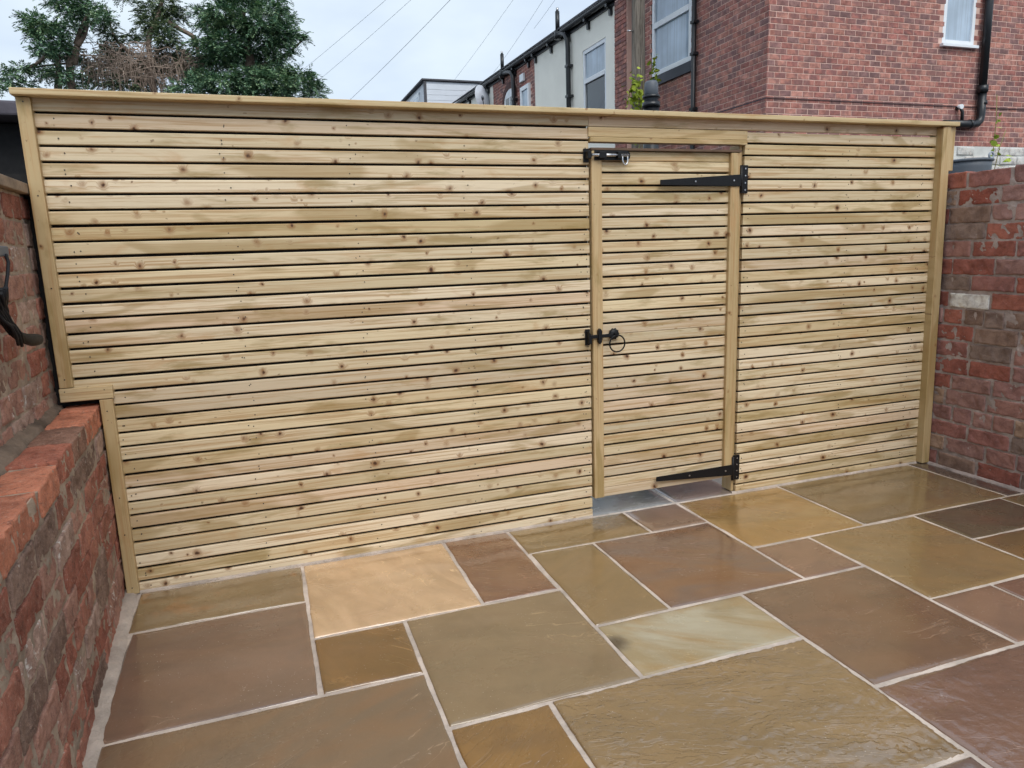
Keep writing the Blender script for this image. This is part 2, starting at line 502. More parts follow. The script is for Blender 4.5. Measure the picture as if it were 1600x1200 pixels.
# ================================================================== ground and patio
S = 0.055
ground = MB().box(-900, 900, -900, 900, -0.5, -0.06).build("ground", M_ASPHALT)
ground["kind"] = "structure"

patio = MB()
patio.box(-2.02, 2.20, -4.6, 0.42, -0.055, -0.0045)
patio = patio.build("patio", M_GROUT)
patio["kind"] = "structure"

def slab_mesh(name, w, d, seed, rv=0.0016, res=0.04, rv_ang=0.0, th=0.035, rip=0.0):
    """riven flag: uneven outline, rounded arris, gently split top; origin at its centre, top about z = 0"""
    rnd = random.Random(seed)
    ox, oy = rnd.uniform(-50, 50), rnd.uniform(-50, 50)
    nx, ny = max(3, int(w / res)), max(3, int(d / res))
    ca, sa = math.cos(rv_ang), math.sin(rv_ang)
    def outline(x, y):
        k = 0.0035
        a = noise.noise(Vector((x * 9 + ox, y * 9 + oy, 1.0))) * k + noise.noise(Vector((x * 40 + ox, y * 40 + oy, 3.0))) * 0.0015
        b = noise.noise(Vector((x * 9 + oy, y * 9 - ox, 5.0))) * k + noise.noise(Vector((x * 40 + ox, y * 40 + oy, 7.0))) * 0.0015
        return a, b
    xs = [-w / 2, -w / 2 + 0.004, -w / 2 + 0.012] + [-w / 2 + w * i / nx for i in range(1, nx) if 0.016 < w * i / nx < w - 0.016] + [w / 2 - 0.012, w / 2 - 0.004, w / 2]
    ys = [-d / 2, -d / 2 + 0.004, -d / 2 + 0.012] + [-d / 2 + d * i / ny for i in range(1, ny) if 0.016 < d * i / ny < d - 0.016] + [d / 2 - 0.012, d / 2 - 0.004, d / 2]
    V, Fc = [], []
    for j, y in enumerate(ys):
        for i, x in enumerate(xs):
            u, q = x * ca + y * sa, -x * sa + y * ca
            z = noise.fractal(Vector((u * 3 + ox, q * 7 + oy, 0.3)), 1.0, 2.0, 4) * rv
            if rip > 0:
                lay = (noise.fractal(Vector((u * 0.9 + oy, q * 10.0 + ox, 1.7)), 1.0, 2.0, 4) + q * 1.2) * 7.0
                fl = math.floor(lay); fr_ = min(1.0, (lay - fl) / 0.35)
                z += (fr_ * fr_ * (3 - 2 * fr_) - (lay - fl)) * 0.0046 * rip
            e = min(x + w / 2, w / 2 - x, y + d / 2, d / 2 - y)
            z -= 0.004 * max(0.0, 1 - e / 0.012) ** 2
            dx, dy = outline(x, y) if e < 0.002 else (0, 0)
            V.append((x + dx, y + dy, z))
    W = len(xs); H = len(ys)
    for j in range(H - 1):
        for i in range(W - 1):
            Fc.append((j * W + i, j * W + i + 1, (j + 1) * W + i + 1, (j + 1) * W + i))
    ring = [i for i in range(W)] + [j * W + W - 1 for j in range(1, H)] + [(H - 1) * W + i for i in range(W - 2, -1, -1)] + [j * W for j in range(H - 2, 0, -1)]
    b = len(V)
    for r_ in ring:
        V.append((V[r_][0], V[r_][1], -th))
    n = len(ring)
    for k in range(n):
        Fc.append((ring[k], b + k, b + (k + 1) % n, ring[(k + 1) % n]))
    me = bpy.data.meshes.new(name)
    me.from_pydata(V, [], Fc)
    me.polygons.foreach_set("use_smooth", [True] * len(Fc))
    me.update()
    return me

# x0, x1, y_far, y_near (slat pitches), colours, options
SLABS = [
    (-36.0, -24.75, -0.1, -6.2, (134, 112, 80), (122, 102, 74), None, dict(stain=0.6)),
    (-35.7, -24.75, -6.2, -17.62, (126, 98, 82), (114, 92, 80), None, dict(riven=0.2)),
    (-35.4, -19.0, -17.62, -29.0, (128, 102, 78), (118, 100, 82), (130, 100, 74), dict(riven=0.25)),
    (-24.75, -13.6, -0.1, -11.45, (200, 168, 132), (180, 148, 114), (210, 176, 142), dict(riven=0.18, ang=1.2)),
    (-24.75, -19.0, -11.45, -17.62, (128, 92, 48), (112, 84, 46), None, {}),
    (-13.6, -8.05, -0.1, -11.3, (130, 92, 66), (116, 80, 60), None, {}),
    (-19.0, -7.97, -11.4, -22.78, (134, 114, 86), (124, 106, 80), (128, 106, 80), dict(riven=0.22)),
    (-8.05, 2.95, -0.1, -5.15, (138, 112, 72), (124, 102, 66), None, {}),
    (-7.95, -2.45, -5.15, -16.8, (138, 112, 74), (128, 106, 72), None, dict(rip=0.2)),
    (-2.45, 8.4, -5.15, -16.75, (130, 94, 68), (112, 92, 84), (122, 84, 58), dict(ang=0.4)),
    (2.95, 8.45, -0.1, -5.15, (132, 106, 90), (120, 98, 84), None, {}),
    (8.45, 19.75, -0.1, -10.95, (158, 122, 70), (142, 112, 66), (164, 136, 88), dict(riven=0.3, ang=0.5)),
    (19.75, 36.3, -0.1, -10.8, (126, 104, 72), (112, 94, 68), None, dict(riven=0.18)),
    (36.3, 38.4, -0.1, -10.8, (92, 78, 72), (84, 72, 68), None, {}),
    (8.4, 13.75, -10.97, -16.73, (138, 106, 86), (124, 96, 80), None, {}),
    (13.75, 24.9, -10.9, -22.15, (142, 114, 74), (130, 108, 74), (144, 114, 72), dict(riven=0.22)),
    (24.9, 35.2, -10.8, -16.4, (92, 80, 62), (84, 72, 60), (104, 74, 58), {}),
    (24.9, 35.2, -16.4, -22.2, (122, 92, 56), (108, 84, 54), None, {}),
    (35.2, 38.4, -10.8, -21.9, (118, 96, 66), (108, 90, 64), None, {}),
    (-7.95, 2.95, -16.8, -22.7, (172, 168, 152), (150, 134, 102), (158, 124, 70), dict(riven=0.2, ang=0.6, rough=0.2, spot=(-0.29, 0.04, 0.05))),
    (2.95, 13.72, -16.75, -28.0, (122, 92, 70), (110, 86, 68), None, dict(riven=0.24)),
    (13.72, 19.1, -22.15, -27.95, (140, 108, 88), (128, 100, 84), None, {}),
    (19.1, 30.2, -22.2, -33.4, (128, 94, 78), (118, 88, 76), None, {}),
    (-19.0, -13.5, -22.78, -34.0, (140, 102, 50), (122, 90, 50), None, dict(riven=0.35, rip=0.3)),
    (-13.5, 2.93, -22.74, -33.5, (142, 116, 80), (128, 106, 76), None, dict(riven=0.42, rip=1.0, ang=0.33, rough=0.20)),
    (2.93, 19.1, -28.0, -39.2, (126, 94, 78), (114, 88, 76), None, dict(riven=0.5, rip=0.45, ang=0.3, rough=0.20)),
    (-2.6, 2.9, -33.5, -39.2, (112, 94, 88), (104, 88, 84), None, {}),
    (-35.2, -19.0, -29.0, -40.2, (122, 104, 82), (112, 98, 80), None, {}),
    (-19.0, -13.5, -34.0, -45.0, (124, 94, 76), (114, 88, 74), None, {}),
    (-13.5, -2.6, -33.5, -44.8, (132, 116, 84), (120, 108, 82), None, {}),
    (-2.6, 13.6, -39.2, -50.4, (136, 106, 74), (122, 100, 76), None, {}),
    (13.6, 24.8, -39.2, -50.4, (118, 92, 78), (108, 86, 76), None, {}),
    (19.1, 24.8, -33.4, -39.2, (138, 116, 80), (126, 108, 78), None, {}),
    (24.8, 38.4, -33.4, -44.6, (128, 100, 74), (116, 94, 72), None, {}),
    (30.2, 38.4, -21.9, -33.4, (122, 104, 76), (112, 96, 74), None, {}),
    (24.8, 38.4, -44.6, -50.4, (118, 90, 80), (108, 84, 78), None, {}),
    (-35.0, -19.0, -40.2, -51.0, (126, 96, 78), (114, 90, 76), None, {}),
    (-19.0, -13.5, -45.0, -51.0, (140, 116, 76), (128, 106, 72), None, {}),
    (-13.5, -2.6, -44.8, -51.0, (116, 90, 78), (108, 86, 76), None, {}),
]
JH = 0.0068
for i, (x0, x1, yf, yn, c1, c2, c3, kw) in enumerate(SLABS):
    kw = dict(kw)
    X0, X1, Y1, Y0 = x0 * S + JH, x1 * S - JH, yf * S - JH, yn * S + JH
    r_ = random.Random(100 + i)
    ang = kw.get("ang", r_.uniform(-0.7, 0.7))
    kw["ang"] = ang
    me = slab_mesh("paving_slab", X1 - X0, Y1 - Y0, 40 + i, rv=0.0022 + 0.0022 * kw.get("rip", 0.0), rv_ang=ang,
                   res=0.0095 if kw.get("rip", 0) > 0.3 else 0.03, rip=kw.get("rip", 0.0) if kw.get("rip", 0) > 0.3 else 0.0)
    o = link("paving_slab", me, slab_mat("riven_sandstone", c1, c2, c3, seed=float(i) + 0.5, **kw), patio,
             ((X0 + X1) / 2, (Y0 + Y1) / 2, r_.uniform(-0.0008, 0.0012)), (r_.uniform(-.001, .001), r_.uniform(-.001, .001), r_.uniform(-.002, .002)))
# two flags of the threshold under the gate
for (X0, X1, Y0, Y1, c1, c2, sd) in [(-0.02, 0.455, 0.005, 0.40, (124, 124, 126), (114, 114, 116), 3.3), (0.470, 0.84, 0.005, 0.40, (126, 110, 104), (116, 104, 100), 8.1)]:
    link("paving_slab", slab_mesh("paving_slab", X1 - X0, Y1 - Y0, int(sd * 10)), slab_mat("threshold_flag", c1, c2, seed=sd), patio, ((X0 + X1) / 2, (Y0 + Y1) / 2, -0.0005))

# pale mortar haunching along the left wall and beads along fence and right wall
def ribbon(name, pts_a, pts_b, z, amp, seed, mat, parent, n=90, cols=5):
    """strip between two plan lines with a rough, slightly domed top"""
    V, Fc = [], []
    for i in range(n + 1):
        t_ = i / n
        a = Vector(pts_a[0]).lerp(Vector(pts_a[1]), t_); b = Vector(pts_b[0]).lerp(Vector(pts_b[1]), t_)
        wob = noise.noise(Vector((t_ * 40, seed, 0))) * 0.008 + noise.noise(Vector((t_ * 130, seed, 4))) * 0.004
        for j in range(cols + 1):
            s_ = j / cols
            p = a.lerp(b, s_)
            if j == cols: p = p + (b - a).normalized() * wob
            h = z + amp * math.sin(math.pi * min(1, 0.2 + 0.8 * s_)) + noise.noise(Vector((p.x * 60, p.y * 60, seed))) * 0.002
            if j == cols: h = -0.004
            V.append((p.x, p.y, h))
    c = cols + 1
    for i in range(n):
        for j in range(cols):
            Fc.append((i * c + j, i * c + j + 1, (i + 1) * c + j + 1, (i + 1) * c + j))
    me = bpy.data.meshes.new(name); me.from_pydata(V, [], Fc)
    me.polygons.foreach_set("use_smooth", [True] * len(Fc)); me.update()
    return link(name, me, mat, parent)
ribbon("mortar_fillet", [(-2.06, 0.02), (-1.90, -2.7)], [(-1.986, 0.02), (-1.850, -2.7)], 0.006, 0.006, 2.0, M_EDGE, patio)
ribbon("mortar_fillet", [(2.13, 0.0), (2.13, -2.7)], [(2.108, 0.0), (2.108, -2.7)], 0.006, 0.004, 5.0, M_MORT_R, patio)
ribbon("mortar_fillet", [(-1.98, 0.006), (0.0, 0.006)], [(-1.98, -0.006), (0.0, -0.006)], 0.003, 0.003, 7.0, M_EDGE, patio)
ribbon("mortar_fillet", [(0.80, 0.006), (2.07, 0.006)], [(0.80, -0.006), (2.07, -0.007)], 0.003, 0.003, 9.0, M_EDGE, patio)

# ================================================================== the slatted fence
def gap_z(i):
    return (32 - i) * S + 0.041

def slat_mesh(L, H=0.0487, D=0.018, r=0.0032):
    """batten with eased edges, long axis x, centred"""
    prof = []
    for cx, cz, a0 in ((-D / 2 + r, -H / 2 + r, 180), (D / 2 - r, -H / 2 + r, 270), (D / 2 - r, H / 2 - r, 0), (-D / 2 + r, H / 2 - r, 90)):
        for k in range(3):
            a = rad(a0 + 45 * k)
            prof.append((cx + r * math.cos(a), cz + r * math.sin(a)))
    n = len(prof)
    V = [(-L / 2, y, z) for y, z in prof] + [(L / 2, y, z) for y, z in prof]
    Fc = [tuple(range(n)), tuple(reversed(range(n, 2 * n)))] + [(i, n + i, n + (i + 1) % n, (i + 1) % n) for i in range(n)]
    me = bpy.data.meshes.new("slat"); me.from_pydata(V, [], Fc); me.update()
    bm = bmesh.new(); bm.from_mesh(me); bmesh.ops.recalc_face_normals(bm, faces=bm.faces); bm.to_mesh(me); bm.free()
    me.materials.append(M_SLAT)
    return me

fence = thing("slatted_fence", "pale treated timber fence of narrow horizontal slats with a flat capping board", "fence", (0, 0, 0))
rs = random.Random(7)
_cache = {}
def slat(parent, x0, x1, z0, z1, y=0.009, jit=1.0):
    key = (round(x1 - x0, 3), round(z1 - z0, 3))
    if key not in _cache:
        _cache[key] = slat_mesh(x1 - x0, z1 - z0)
    return link("slat", _cache[key], None, parent, ((x0 + x1) / 2, y + rs.uniform(-.0012, .0012) * jit, (z0 + z1) / 2 + rs.uniform(-.0008, .0008) * jit),
                (rs.uniform(-.02, .02) * jit, rs.uniform(-.0006, .0006) * jit, rs.uniform(-.0008, .0008) * jit))
GW = 0.0046
# top slat runs the whole way under the cap
slat(fence, -2.11, 0.0, gap_z(0) + GW, gap_z(0) + GW + 0.0487)
slat(fence, 0.002, 2.05, gap_z(0) + GW, gap_z(0) + GW + 0.0487)
for i in range(33):
    zt = gap_z(i) - GW
    zb = gap_z(i + 1) + GW
    if i == 32: zb = 0.004
    xl = -2.11 if i <= 17 else -1.985
    slat(fence, xl, -0.0005, zb, zt)
    if i > 0:
        slat(fence, 0.8235, 2.09, zb, zt)
    else:
        slat(fence, 0.8325, 2.09, zb, zt)

# uprights, step rail, cap, head over the gate
box("post", M_POST, fence, -2.143, -2.099, -0.022, 0.045, 0.8385, 1.8455, 0.003)
box("step_rail", M_RAIL, fence, -2.146, -1.973, -0.0235, 0.045, 0.787, 0.8365, 0.003)
box("post", M_POST, fence, -2.0215, -1.9775, -0.022, 0.045, 0.003, 0.785, 0.003)
p = box("post", M_POST, fence, -0.027, 0.027, -0.040, 0.045, -0.92, 0.922, 0.003)
p.location = (2.076, 0.0, 0.925); p.rotation_euler = (0, rad(-0.92), 0)
box("post", M_POST, fence, 2.0935, 2.135, -0.030, 0.045, 1.622, 1.8455, 0.003)
box("capping_board", M_RAIL, fence, -2.150, 2.137, -0.052, 0.075, 1.847, 1.869, 0.003)
box("head_board", M_RAIL, fence, -0.004, 0.8305, -0.010, 0.008, 1.759, 1.801, 0.003)
box("head_ledge", M_RAIL, fence, 0.0015, 0.826, -0.016, 0.030, 1.737, 1.7575, 0.002)
# jambs at each side of the gate opening
box("jamb", M_POST, fence, -0.075, -0.001, 0.0235, 0.095, 0.003, 1.795, 0.003)
box("jamb", M_POST, fence, 0.8245, 0.90, 0.0235, 0.095, 0.003, 1.80, 0.003)
box("jamb_trim", M_POST, fence, 0.806, 0.8225, 0.016, 0.095, 0.003, 1.742, 0.002)
# studs behind the slats
for x in (-2.06, -1.5, -1.03, -0.57, 1.46, 1.95):
    box("stud", M_POST, fence, x - 0.022, x + 0.022, 0.030, 0.075, 0.79 if x < -2.0 else 0.003, 1.80)
# black sheet behind the slats
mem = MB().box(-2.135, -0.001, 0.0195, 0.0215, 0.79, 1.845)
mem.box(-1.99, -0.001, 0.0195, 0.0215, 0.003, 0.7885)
mem.build("backing_and_shade_sheet", M_MEMBRANE, fence)
MB().box(-2.26, -1.995, 0.047, 0.049, 0.0, 0.80).box(-2.30, -2.10, 0.047, 0.049, 0.80, 1.60).build("backing_and_shade_sheet", M_MEMBRANE, fence)  # black sheets standing in for the shade in the gaps beside the left wall
MB().box(0.8245, 2.10, 0.0195, 0.0215, 0.003, 1.79).build("backing_and_shade_sheet", M_MEMBRANE, fence)
# nail heads
nails = MB()
def nail(x, z, y=-0.0012, r=0.0026):
    vs = [(x + r * math.cos(a * math.pi / 3), y, z + r * math.sin(a * math.pi / 3)) for a in range(6)]
    vs2 = [(q[0], y + 0.004, q[2]) for q in vs]
    nails.add(vs + vs2, [tuple(range(6))] + [(k, 6 + k, 6 + (k + 1) % 6, (k + 1) % 6) for k in range(6)])
for i in range(33):
    zc = gap_z(i) - S / 2
    if i == 32: zc = 0.02
    for x in ((-2.03 if i < 17 else -1.95), -1.5, -1.03, -0.57, -0.03, 0.845, 1.46, 1.95):
        if i == 0 and 0 < x < 0.83: continue
        nail(x + rs.uniform(-.016, .016), zc + rs.uniform(-.009, .009))
        if rs.random() < 0.25: nail(x + rs.uniform(-.02, .02), zc + rs.uniform(-.014, .014))
for x, z in ((-2.121, 1.83), (-2.118, 1.52), (-2.12, 1.2), (-2.122, 0.87), (-2.128, 0.825), (-2.0, 0.822), (-2.0, 0.74), (-2.0, 0.4), (-2.0, 0.25), (-2.0, 0.03)):
    nail(x, z, -0.0235)
nl = nails.build("nail_heads", M_NAIL, fence)
nl["kind"] = "stuff"

# ================================================================== the gate
gate = thing("garden_gate", "slatted timber gate with black strap hinges set into the fence", "gate", (0.4, 0, 0.09))
def gbox(name, mat, x0, x1, y0, y1, z0, z1, bevel=0.003):
    o = box(name, mat, gate, x0, x1, y0, y1, z0, z1, bevel)
    o.location -= gate.location
    return o
gbox("stile", M_POST, 0.0065, 0.0575, -0.015, 0.036, 0.092, 1.7005)
gbox("stile", M_POST, 0.7385, 0.7905, -0.015, 0.036, 0.098, 1.7005)
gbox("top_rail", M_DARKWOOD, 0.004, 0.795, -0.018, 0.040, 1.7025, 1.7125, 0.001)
gz = [1.7005, 1.658, 1.609, 1.552, 1.524, 1.469, 1.414, 1.361, 1.307, 1.254, 1.202, 1.146, 1.093, 1.039, 0.982, 0.932, 0.88, 0.831, 0.778, 0.723, 0.67, 0.615, 0.56, 0.507, 0.451, 0.397, 0.346, 0.291, 0.238, 0.185, 0.134, 0.088]
thin = {0: 0.0, 1: 0.0007, 16: 0.0007, 30: 0.0007, 31: 0.0}
for i in range(len(gz) - 1):
    o = slat(gate, 0.0575, 0.7385, gz[i + 1] + thin.get(i + 1, GW), gz[i] - thin.get(i, GW), 0.012, 0.6)
    o.location -= gate.location
gbox("backing_and_shade_sheet", M_MEMBRANE, 0.058, 0.738, 0.0225, 0.0245, 0.11, 1.69, 0)

def gmb(mb, name, mat, bevel=0.0, parent=None):
    me = mb.mesh(name, bevel)
    me.transform(Matrix.Translation(-gate.location))
    return link(name, me, mat, parent or gate)
def strap_hinge(xt, zt0, zt1, xr, zr0, zr1, px0, px1, pz0, pz1):
    mb = MB()
    mb.prism([(xt, zt0), (xt + 0.012, zt0 - 0.001), (xr, zr0), (xr, zr1), (xt + 0.012, zt1 + 0.001), (xt, zt1)], -0.0215, -0.0158)
    h = gmb(mb, "strap_hinge", M_IRON, 0.0012)
    gmb(MB().prism([(px0, pz0), (px1, pz0), (px1, pz1), (px0, pz1)], -0.0085, -0.0022), "hinge_plate", M_IRON, 0.0012, h)
    k = MB(); k.tube([(px0 - 0.002, -0.016, pz0 + 0.004), (px0 - 0.002, -0.016, pz1 - 0.004)], 0.0075, 10)
    gmb(k, "hinge_knuckle", M_IRON, 0, h)
    b = MB()
    for q in range(4):
        z = pz0 + (pz1 - pz0) * (0.12 + 0.253 * q)
        b.tube([((px0 + px1) / 2 + 0.006, -0.0082, z), ((px0 + px1) / 2 + 0.006, -0.0108, z)], 0.0036, 8)
    for f_ in (0.42, 0.9):
        b.tube([(xt + (xr - xt) * f_, -0.0212, (zt0 + zt1) / 2 * (1 - f_) + (zr0 + zr1) / 2 * f_), (xt + (xr - xt) * f_, -0.0240, (zt0 + zt1) / 2 * (1 - f_) + (zr0 + zr1) / 2 * f_)], 0.0040, 8)
    gmb(b, "screw_heads", M_STEEL, 0, h)
strap_hinge(0.352, 1.553, 1.575, 0.795, 1.546, 1.601, 0.797, 0.840, 1.514, 1.645)
strap_hinge(0.340, 0.133, 0.155, 0.788, 0.104, 0.160, 0.793, 0.838, 0.072, 0.204)

# sliding bolt
bz = 1.680
bolt = gmb(MB().prism([(0.020, bz - 0.021), (0.183, bz - 0.021), (0.195, bz - 0.012), (0.197, bz), (0.195, bz + 0.012), (0.183, bz + 0.021), (0.020, bz + 0.021)], -0.0205, -0.0158), "sliding_bolt", M_IRON, 0.001)
gmb(MB().tube([(-0.004, -0.032, bz), (0.182, -0.032, bz)], 0.0068, 12), "bolt_shaft", M_STEEL, 0, bolt)
for x, w in ((0.052, 0.036), (0.133, 0.016)):
    st = MB().prism([(x - w / 2, bz - 0.014), (x + w / 2, bz - 0.014), (x + w / 2, bz + 0.014), (x - w / 2, bz + 0.014)], -0.0405, -0.0207)
    gmb(st, "bolt_staple", M_IRON, 0.0015, bolt)
lp = MB(); lp.tube([(0.160 + 0.013 * math.cos(a), -0.040 - 0.002 * math.sin(a), bz - 0.018 - 0.024 * math.sin(a)) for a in [math.pi * k / 12 for k in range(-2, 15)]], 0.0036, 8)
gmb(lp, "bolt_handle", M_STEEL, 0, bolt)
kp = MB(); kp.prism([(-0.028, bz - 0.029), (-0.002, bz - 0.029), (-0.002, bz + 0.029), (-0.028, bz + 0.029)], -0.008, -0.0022)
kp.prism([(-0.022, bz - 0.016), (-0.004, bz - 0.016), (-0.004, bz + 0.016), (-0.022, bz + 0.016)], -0.042, -0.0078)
kp.build("bolt_keeper", M_IRON, fence, None, 0.0015)

# ring latch
lz = 0.878
latch = MB()
prof = []
for k in range(20):
    a = 2 * math.pi * k / 20
    r0 = 0.026 + 0.0022 * math.cos(10 * a)
    prof.append((r0 * math.cos(a), r0 * math.sin(a)))
vs, fs = [], []
for (sc, y) in ((1.0, -0.0065), (1.0, -0.011), (0.82, -0.016), (0.5, -0.0195), (0.12, -0.021)):
    vs += [(0.116 + x * sc, y + 0.0005, lz + 0.004 + z * sc) for x, z in prof]
for r_ in range(4):
    for k in range(20):
        fs.append((r_ * 20 + k, r_ * 20 + (k + 1) % 20, (r_ + 1) * 20 + (k + 1) % 20, (r_ + 1) * 20 + k))
fs.append(tuple(80 + k for k in range(20)))
latch.add(vs, fs, True)
latch.tube([(0.116, -0.018, lz + 0.004), (0.116, -0.035, lz + 0.004)], 0.008, 10)
lo = gmb(latch, "ring_latch", M_IRON)
gmb(MB().torus((0.1215, -0.031, lz - 0.039), 0.039, 0.0036, 'y', 40, 8), "latch_ring", M_IRON, 0, lo)
gmb(MB().prism([(-0.018, lz - 0.008), (0.105, lz - 0.008), (0.105, lz + 0.008), (-0.018, lz + 0.008)], -0.028, -0.022), "latch_bar", M_IRON, 0.0012, lo)
stp = MB().prism([(0.025, lz - 0.026), (0.034, lz - 0.037), (0.043, lz - 0.026), (0.044, lz + 0.026), (0.034, lz + 0.037), (0.025, lz + 0.026)], -0.034, -0.0158)
gmb(stp, "latch_staple", M_IRON, 0.002, lo)
kp2 = MB().prism([(-0.030, lz - 0.040), (-0.006, lz - 0.040), (-0.006, lz + 0.034), (-0.030, lz + 0.034)], -0.009, -0.0022)
kp2.prism([(-0.024, lz - 0.028), (-0.010, lz - 0.034), (-0.010, lz + 0.004), (-0.024, lz + 0.026)], -0.036, -0.0088)
kp2.build("latch_keeper", M_IRON, fence, None, 0.0015)

# ================================================================== old brick walls
def rough_brick(L, H, D, seed, amp=0.004, cuts=(9, 4, 4)):
    """worn brick: front at y = 0, body behind it, long axis x, centred in x and z"""
    rnd = random.Random(seed)
    o = Vector((rnd.uniform(-99, 99), rnd.uniform(-99, 99), rnd.uniform(-99, 99)))
    def axis(n, size):
        e = 0.0045
        return [-size / 2, -size / 2 + e] + [-size / 2 + size * i / n for i in range(1, n)] + [size / 2 - e, size / 2]
    ax, ay, az = axis(cuts[0], L), axis(cuts[1], D), axis(cuts[2], H)
    nx, ny, nz = len(ax) - 1, len(ay) - 1, len(az) - 1
    idx, V, Fc = {}, [], []
    def vert(i, j, k):
        key = (i, j, k)
        if key not in idx:
            p = Vector((ax[i], ay[j], az[k]))
            rr = 0.0042
            core = Vector((max(-L / 2 + rr, min(L / 2 - rr, p.x)), max(-D / 2 + rr, min(D / 2 - rr, p.y)), max(-H / 2 + rr, min(H / 2 - rr, p.z))))
            d = p - core
            if d.length > 1e-6: p = core + d.normalized() * rr
            q = p.copy()
            p = p + noise.noise_vector(q * 15 + o) * amp * 0.45 + noise.noise_vector(q * 55 + o) * amp * 0.5 + noise.noise_vector(q * 140 + o) * amp * 0.28
            # spalled patches: the face steps back sharply
            chip = noise.noise(q * 20 + o * 2) + 0.5 * noise.noise(q * 60 + o)
            st_ = max(0.0, min(1.0, (chip - 0.22) / 0.10))
            if q.y > D / 2 - 0.012: p.y -= st_ * amp * 0.8
            p.y -= D / 2
            idx[key] = len(V); V.append(p)
        return idx[key]
    for i in range(nx):
        for k in range(nz):
            Fc.append((vert(i, ny, k), vert(i, ny, k + 1), vert(i + 1, ny, k + 1), vert(i + 1, ny, k)))
        for j in range(ny):
            Fc.append((vert(i, j, 0), vert(i, j + 1, 0), vert(i + 1, j + 1, 0), vert(i + 1, j, 0)))
            Fc.append((vert(i, j, nz), vert(i + 1, j, nz), vert(i + 1, j + 1, nz), vert(i, j + 1, nz)))
    for j in range(ny):
        for k in range(nz):
            Fc.append((vert(0, j, k), vert(0, j, k + 1), vert(0, j + 1, k + 1), vert(0, j + 1, k)))
            Fc.append((vert(nx, j, k), vert(nx, j + 1, k), vert(nx, j + 1, k + 1), vert(nx, j, k + 1)))
    me = bpy.data.meshes.new("brick"); me.from_pydata(V, [], Fc)
    me.polygons.foreach_set("use_smooth", [True] * len(Fc)); me.update()
    return me

def mortar_core(x0, x1, z0, z1, yb, yf, seed, amp=0.004, res=0.025, top=None):
    """mortar body with an uneven front, local wall frame"""
    nx, nz = int((x1 - x0) / res), int((z1 - z0) / res)
    V, Fc = [], []
    for k in range(nz + 1):
        for i in range(nx + 1):
            x, z = x0 + (x1 - x0) * i / nx, z0 + (z1 - z0) * k / nz
            y = yf + noise.fractal(Vector((x * 18, seed, z * 18)), 1.0, 2.0, 3) * amp
            V.append((x, y, z))
    W = nx + 1
    for k in range(nz):
        for i in range(nx):
            Fc.append((k * W + i, k * W + i + 1, (k + 1) * W + i + 1, (k + 1) * W + i))
    b = len(V)
    V += [(x0, yb, z0), (x1, yb, z0), (x1, yb, z1), (x0, yb, z1)]
    tl = [nz * W + i for i in range(W)]
    Fc.append(tuple(tl) + (b + 2, b + 3))
    Fc.append(tuple(k * W for k in range(nz + 1)) + (b + 3, b + 0))
    Fc.append(tuple(reversed([k * W + nx for k in range(nz + 1)])) + (b + 1, b + 2))
    Fc.append((b, b + 3, b + 2, b + 1))
    mb = MB(); mb.add(V, Fc, False)
    return mb.mesh("mortar")

def old_wall(root, x0, x1, z0, courses, ch, mat, mort, pal, seed, depth=0.07, amp=0.004, bl=0.226, wall_d=0.11, cuts=(20, 3, 7), top_deep=True, first=None, special=None, joint=0.011):
    rnd = random.Random(seed)
    vs_ = {}
    def var(kind):
        if kind not in vs_:
            L, D, cc = {'s': (bl, depth, cuts), 'h': (0.106, depth, (10, 3, 7)), 'q': (0.155, depth, (14, 3, 7)),
                        'st': (bl, wall_d, (20, 10, 7))}[kind]
            vs_[kind] = []
            for k in range(7):
                me = rough_brick(L, ch - 0.0105, D, seed * 31 + k + hash(kind) % 1 + len(kind) * 7, amp, cc)
                me.materials.append(mat)
                vs_[kind].append(me)
        return rnd.choice(vs_[kind])
    j = joint
    for c in range(courses):
        zc = z0 + ch * (c + 0.5)
        top = c == courses - 1 and top_deep
        x = x0 + (first(c) if first else (0.0 if c % 2 else -0.115)) + rnd.uniform(-0.02, 0.02)
        header_row = (c % 6 == 3) and not top
        while x < x1:
            kind = 'st' if top else ('h' if header_row and rnd.random() < 0.8 else ('q' if rnd.random() < 0.07 else 's'))
            L = {'s': bl, 'h': 0.106, 'q': 0.155, 'st': bl}[kind]
            xc = x + L / 2
            if xc + L / 2 > x0 + 0.02 and xc - L / 2 < x1:
                o = link("brick", var(kind), None, root, (xc, rnd.uniform(-0.003, 0.003), zc + rnd.uniform(-.003, .003)),
                         (rnd.uniform(-.02, .02), rnd.uniform(-.012, .012), rnd.uniform(-.015, .015)))
                s_ = rnd.choice((1, 1, -1))
                o.scale = (rnd.uniform(0.965, 1.01), 1, rnd.uniform(0.95, 1.04))
                col, pa = pal(rnd, c, xc)
                if special:
                    q = special(xc, zc, L)
                    if q: col, pa = q
                l_ = lin(*col)
                k_ = rnd.uniform(0.88, 1.1)
                o.color = (l_[0] * k_, l_[1] * k_, l_[2] * k_, pa)
            x += L + j + rnd.uniform(-.003, .004)

